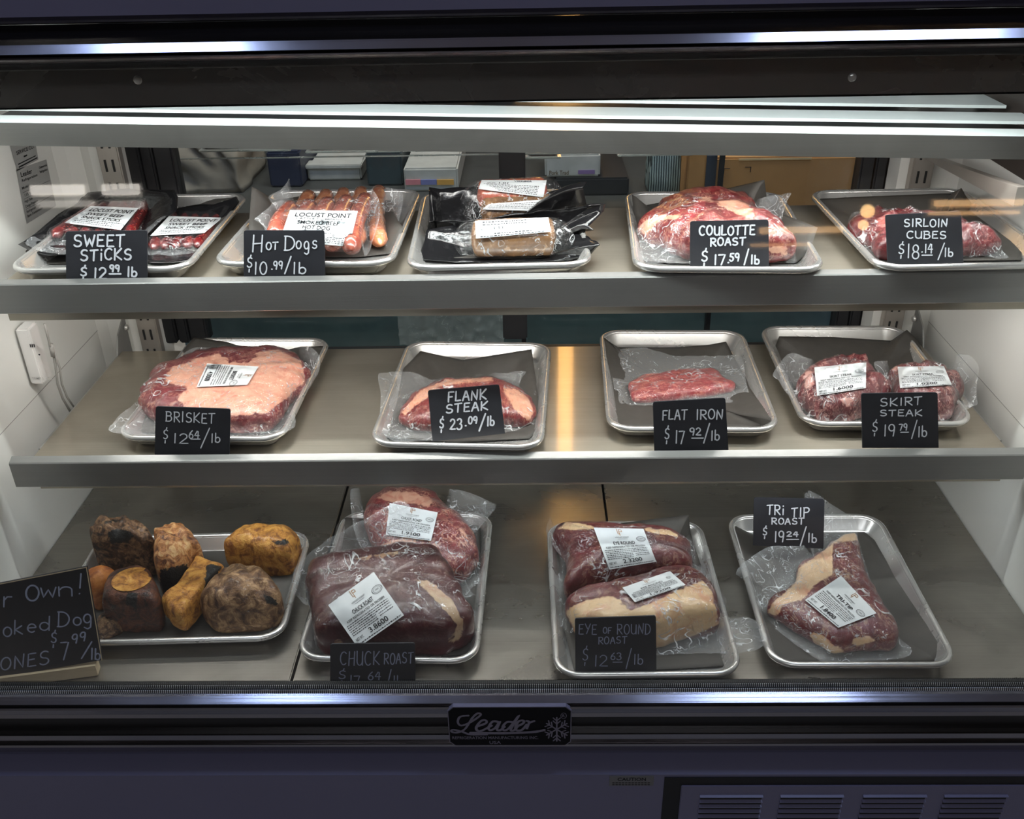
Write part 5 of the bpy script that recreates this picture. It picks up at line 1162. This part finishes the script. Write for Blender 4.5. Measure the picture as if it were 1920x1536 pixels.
wall_plate('data_plate', [(30, 318), (87, 299), (105, 386), (50, 420)], [('Leader', .1, .16, .09, .36), ('Refrigeration', .1, .25, .05, .5), ('Commercial', .7, .13, .05, .26), ('Refrigerator', .7, .22, .05, .26), ('_', .05, .44, .006, .9), ('115 V', .1, .52, .05, .2), ('_', .05, .56, .006, .9), ('High Side', .06, .63, .05, .25), ('Design Pressure', .06, .72, .05, .4), ('_', .05, .75, .006, .9), ('Refrigerant Type', .06, .82, .05, .45), ('Base Compressor', .06, .9, .05, .5), ('Model', .06, .38, .05, .2)], 'lower grey data plate with small print on the white case wall')
wall_plate('data_plate', [(17, 268), (64, 254), (72, 299), (32, 321)], [('SERVICE CO.', .15, .48, .14, .75), ('_', .1, .82, .04, .8), ('_', .1, .93, .05, .85), ('_', .4, .66, .06, .15)], 'upper grey service plate, its top hidden behind the canopy shelf')

# ------------------------------------------------------------------ behind the case
def bgbox(name, u0, v0, u1, v1, Y, dep, m, label, cat, group=None, bev=.004, root=None, nm='body'):
    a, b = on(u0, v0, Y=Y), on(u1, v1, Y=Y)
    r = root or thing(name, ((a.x+b.x)/2, Y+dep/2, b.z), label, cat, group)
    bm = bmesh.new(); box(bm, a.x, b.x, Y, Y+dep, b.z, a.z, bev); link(nm, bm, m, r, False); return r, a, b
CT = pz(395, 2.0)
ctr = thing('back_counter', (0, 2.3, 0), 'dark teal work counter behind the case', 'counter')
bm = bmesh.new(); box(bm, -1.6, 1.5, 1.98, 2.75, CT-.03, CT, .004); link('counter_top', bm, mat('dark_counter', srgb(62, 62, 60), .4), ctr, False)
bm = bmesh.new(); box(bm, -1.58, 1.48, 2.02, 2.73, .1, CT-.03); link('counter_base', bm, mat('teal_panel', srgb(104, 130, 134), .5), ctr, False)
for x in (-.9, -.25, .4, 1.0):
    bm = bmesh.new(); box(bm, x, x+.006, 2.015, 2.02, .1, CT-.03); link('panel_seam', bm, M['gasket'], ctr, False)
pl_w = mat('white_plastic_bin', srgb(172, 170, 164), .5); pl_n = mat('navy_bin', srgb(36, 42, 62), .5); pl_t = mat('teal_bin', srgb(44, 58, 62), .5); pl_k = mat('black_bin', srgb(26, 27, 29), .5)
def stand(Y): return pz(395, 2.0)
def item(name, u0, v0, u1, Y, dep, m, label, cat, group=None, hz=None):
    a = on(u0, v0, Y=Y); b = on(u1, v0, Y=Y); r = thing(name, ((a.x+b.x)/2, Y+dep/2, CT), label, cat, group)
    bm = bmesh.new(); box(bm, a.x, b.x, Y, Y+dep, CT+.0005, a.z, .004); link('body', bm, m, r, False); return r, a, b
r, a, b = item('storage_bin', 498, 285, 560, 2.2, .3, pl_n, 'navy storage bin behind the hot dogs', 'bin', 'bins behind the glass')
r, a, b = item('storage_bin', 684, 288, 752, 2.2, .3, pl_t, 'dark teal storage bin beside the white bin with coloured tape', 'bin', 'bins behind the glass')
r, a, b = item('storage_bin', 575, 312, 676, 2.25, .3, pl_w, 'pale grey bin between the navy and teal bins', 'bin', 'bins behind the glass')
bm = bmesh.new(); box(bm, a.x-.003, b.x+.003, 2.245, 2.29, a.z-.006, a.z+.004, .002); link('bin_rim', bm, pl_w, r, False)
r, a, b = item('storage_bin', 756, 316, 858, 2.15, .3, pl_w, 'white bin with pink, blue and orange tape across the front', 'bin', 'bins behind the glass')
for (u0, u1), c in (((760, 789), (196, 122, 128)), ((789, 819), (108, 112, 160)), ((819, 851), (196, 148, 70))):
    p0, p1 = on(u0, 337, Y=2.148), on(u1, 346, Y=2.148); bm = bmesh.new(); box(bm, p0.x, p1.x, 2.1465, 2.1495, p1.z, p0.z); link('tape', bm, mat('tape', srgb(*c), .6), r, False)
r, a, b = item('storage_bin', 1040, 335, 1180, 2.1, .3, pl_k, 'wide black bin under the white tub behind the glass', 'bin', 'bins behind the glass')
zt_ = a.z
a = on(1022, 306, Y=2.11); b = on(1125, 334, Y=2.11)
tb = thing('plastic_tub', ((a.x+b.x)/2, 2.25, zt_), 'white tub with a handwritten tape label standing on the black bin', 'tub')
bm = bmesh.new(); box(bm, a.x, b.x, 2.11, 2.36, zt_+.0005, max(a.z, zt_+.05), .004); link('body', bm, pl_w, tb, False)
bm = bmesh.new(); flat_text(bm, 'Pork Trad', 1030, 328, 1066, 8, 2.1085); link('lettering', bm, mat('brown_marker', srgb(90, 72, 48), .7), tb, False)
p0, p1 = on(1084, 319, Y=2.109), on(1115, 326, Y=2.109); bm = bmesh.new(); box(bm, p0.x, p1.x, 2.1085, 2.1095, p1.z, p0.z); link('tape', bm, mat('violet_tape', srgb(120, 96, 140), .6), tb, False)
# cardboard box with printed corner marks and an open flap
cb = mat('cardboard', srgb(176, 128, 76), .75, var=.06)
r, a, b = item('cardboard_box', 1340, 296, 1700, 1.99, .4, cb, 'large brown cardboard box behind the coulotte roast', 'box')
bm = bmesh.new(); box(bm, a.x-.055, a.x-.004, 1.985, 2.38, CT+.0005, a.z+.03, .002); link('side_flap', bm, cb, r, False)
bm = bmesh.new(); box(bm, a.x+.05, a.x+.2, 1.9885, 1.9899, a.z-.006, a.z-.002); link('seam_tape', bm, mat('pale_tape', srgb(206, 176, 130), .5), r, False)
for (u0, v0), (du, dv) in (((1358, 316), (1, 1)), ((1408, 313), (-1, 1))):
    p = on(u0, v0, Y=1.988); bm = bmesh.new(); box(bm, min(p.x, p.x+du*.012), max(p.x, p.x+du*.012), 1.9875, 1.9885, p.z-.0012, p.z); box(bm, p.x-.0006, p.x+.0006, 1.9875, 1.9885, p.z-.011, p.z); link('corner_mark', bm, M['ink'], r, False)
p0, p1 = on(1326, 292, Y=1.98), on(1340, 352, Y=1.98); bm = bmesh.new(); box(bm, p0.x, p1.x, 1.978, 1.984, p1.z, p0.z); link('dark_print', bm, mat('navy_print', srgb(50, 56, 66), .6), r, False)
# striped bag beside the box
a, b = on(1236, 285, Y=2.06), on(1264, 380, Y=2.06)
m_, nt, n_, l_ = newmat('striped_bag'); p_ = N(nt, 'ShaderNodeBsdfPrincipled', i_Roughness=.6); w_ = N(nt, 'ShaderNodeTexWave', i_Scale=60.0, i_Distortion=1.0); l_.new(coords(nt), w_.inputs[0])
r_ = ramp(nt, [(.3, srgb(36, 48, 52)), (.7, srgb(126, 140, 138))], w_.outputs[0]); l_.new(r_.outputs[0], p_.inputs['Base Color']); o_ = N(nt, 'ShaderNodeOutputMaterial'); l_.new(p_.outputs[0], o_.inputs[0])
bm = bmesh.new(); bmesh.ops.create_cube(bm, size=1); bmesh.ops.subdivide_edges(bm, edges=bm.edges, cuts=7, use_grid_fill=True)
hz = a.z-CT
for v in bm.verts:
    c = v.co.copy(); k = 1-.35*max(0, c.z+.1); v.co = Vector(((a.x+b.x)/2+c.x*.07*k, 2.12+c.y*.1*k, CT+.001+(c.z+.5)*hz)) + .008*noise.noise_vector(c*6)*Vector((1, 1, 0)).length*.5
for v in bm.verts: v.co.z = max(v.co.z, CT+.001)
tag(link('striped_bag', bm, m_, None), 'dark striped bag standing beside the cardboard box', 'bag')
# warm pendant lamp in the back room
pt = thing('pendant_lamp', (.106, 2.62, 1.26), 'slim warm pendant lamp in the back room', 'lamp')
bm = bmesh.new(); tube(bm, [(.106, 2.62, 1.54-.28), (.106, 2.62, 1.54+.28)], .024, 12); link('lamp_tube', bm, mat('lit_amber', (1, .6, .25), emit=((1, .5, .16), 14)), pt)
bm = bmesh.new(); tube(bm, [(.106, 2.62, 1.82), (.106, 2.62, 2.8)], .003, 6); link('lamp_cord', bm, M['black'], pt)
# beige sack
a, b = on(318, 262, Y=2.15), on(455, 380, Y=2.15); w2 = (b.x-a.x)
bm = bmesh.new(); bmesh.ops.create_cube(bm, size=1); bmesh.ops.subdivide_edges(bm, edges=bm.edges, cuts=14, use_grid_fill=True)
for v in bm.verts:
    c = v.co.copy(); k = 1-.5*max(0, c.z)*(1+.6*c.x); f = .012*noise.noise(Vector((c.x*5+c.z*4, c.y*3, c.z*3)))
    v.co = Vector(((a.x+b.x)/2+c.x*w2*k+f, 2.27+c.y*.22*k+f, CT+.001+(c.z+.5)*(a.z-CT+.04)))
tag(link('cloth_sack', bm, mat('beige_cloth', srgb(140, 130, 116), .85, bmp=.4, bscale=12), None), 'beige cloth sack slumped behind the glass near the snack sticks', 'sack')
# stacked wire trays high behind the glass
for i, (u0, u1, v, Y, lab) in enumerate(((372, 545, 283, 1.78, 'thin film-wrapped tray above the beige sack'), (572, 812, 285, 1.78, 'thin film-wrapped tray above the bins'), (985, 1052, 296, 1.80, 'thin film-wrapped tray beside the black door mullion'), (1158, 1300, 291, 1.80, 'thin film-wrapped tray near the striped bag'))):
    a, b = on(u0, v, Y=Y), on(u1, v, Y=Y)
    rk = thing('wrapped_tray', ((a.x+b.x)/2, Y+.1, a.z), lab, 'tray', 'wrapped trays behind the glass')
    bm = bmesh.new(); box(bm, a.x, b.x, Y, Y+.2, a.z-.003, a.z+.001, .001); link('tray_base', bm, M['tray'], rk, False)
    bm = bmesh.new(); box(bm, a.x+.006, b.x-.006, Y+.006, Y+.19, a.z+.0012, a.z+.014, .004); link('wrapped_food', bm, mat('dark_food', srgb(70, 50, 48), .3), rk, False)
rs = thing('wire_rack', (0, 1.9, 0), 'black shelf rack standing behind the rear doors', 'rack')
zr = pz(290, 1.78, 640)-.0045
bm = bmesh.new()
for y in (1.79, 1.96): box(bm, -.85, .40, y-.0012, y+.0012, zr-.003, zr-.0005)
link('rack_rod', bm, M['tray'], rs, False)
for x in (-.85, -.02, .39):
    bm = bmesh.new(); box(bm, x, x+.01, 1.955, 1.965, 0.001, 1.7); link('rack_post', bm, M['black'], rs, False)
# crumpled clear bag on the floor-level ledge seen below the upper shelf
a, b = on(745, 592, Y=1.9), on(945, 645, Y=1.9)
bm = bmesh.new(); bmesh.ops.create_grid(bm, x_segments=40, y_segments=16, size=.5)
for v in bm.verts:
    c = v.co.copy(); v.co = Vector((a.x+(c.x+.5)*(b.x-a.x), 1.9+.012*noise.noise(Vector((c.x*14, c.y*14, 1))), b.z+(c.y+.5)*(a.z+.06-b.z)*(1-.5*abs(c.x)*(.5-c.y))))
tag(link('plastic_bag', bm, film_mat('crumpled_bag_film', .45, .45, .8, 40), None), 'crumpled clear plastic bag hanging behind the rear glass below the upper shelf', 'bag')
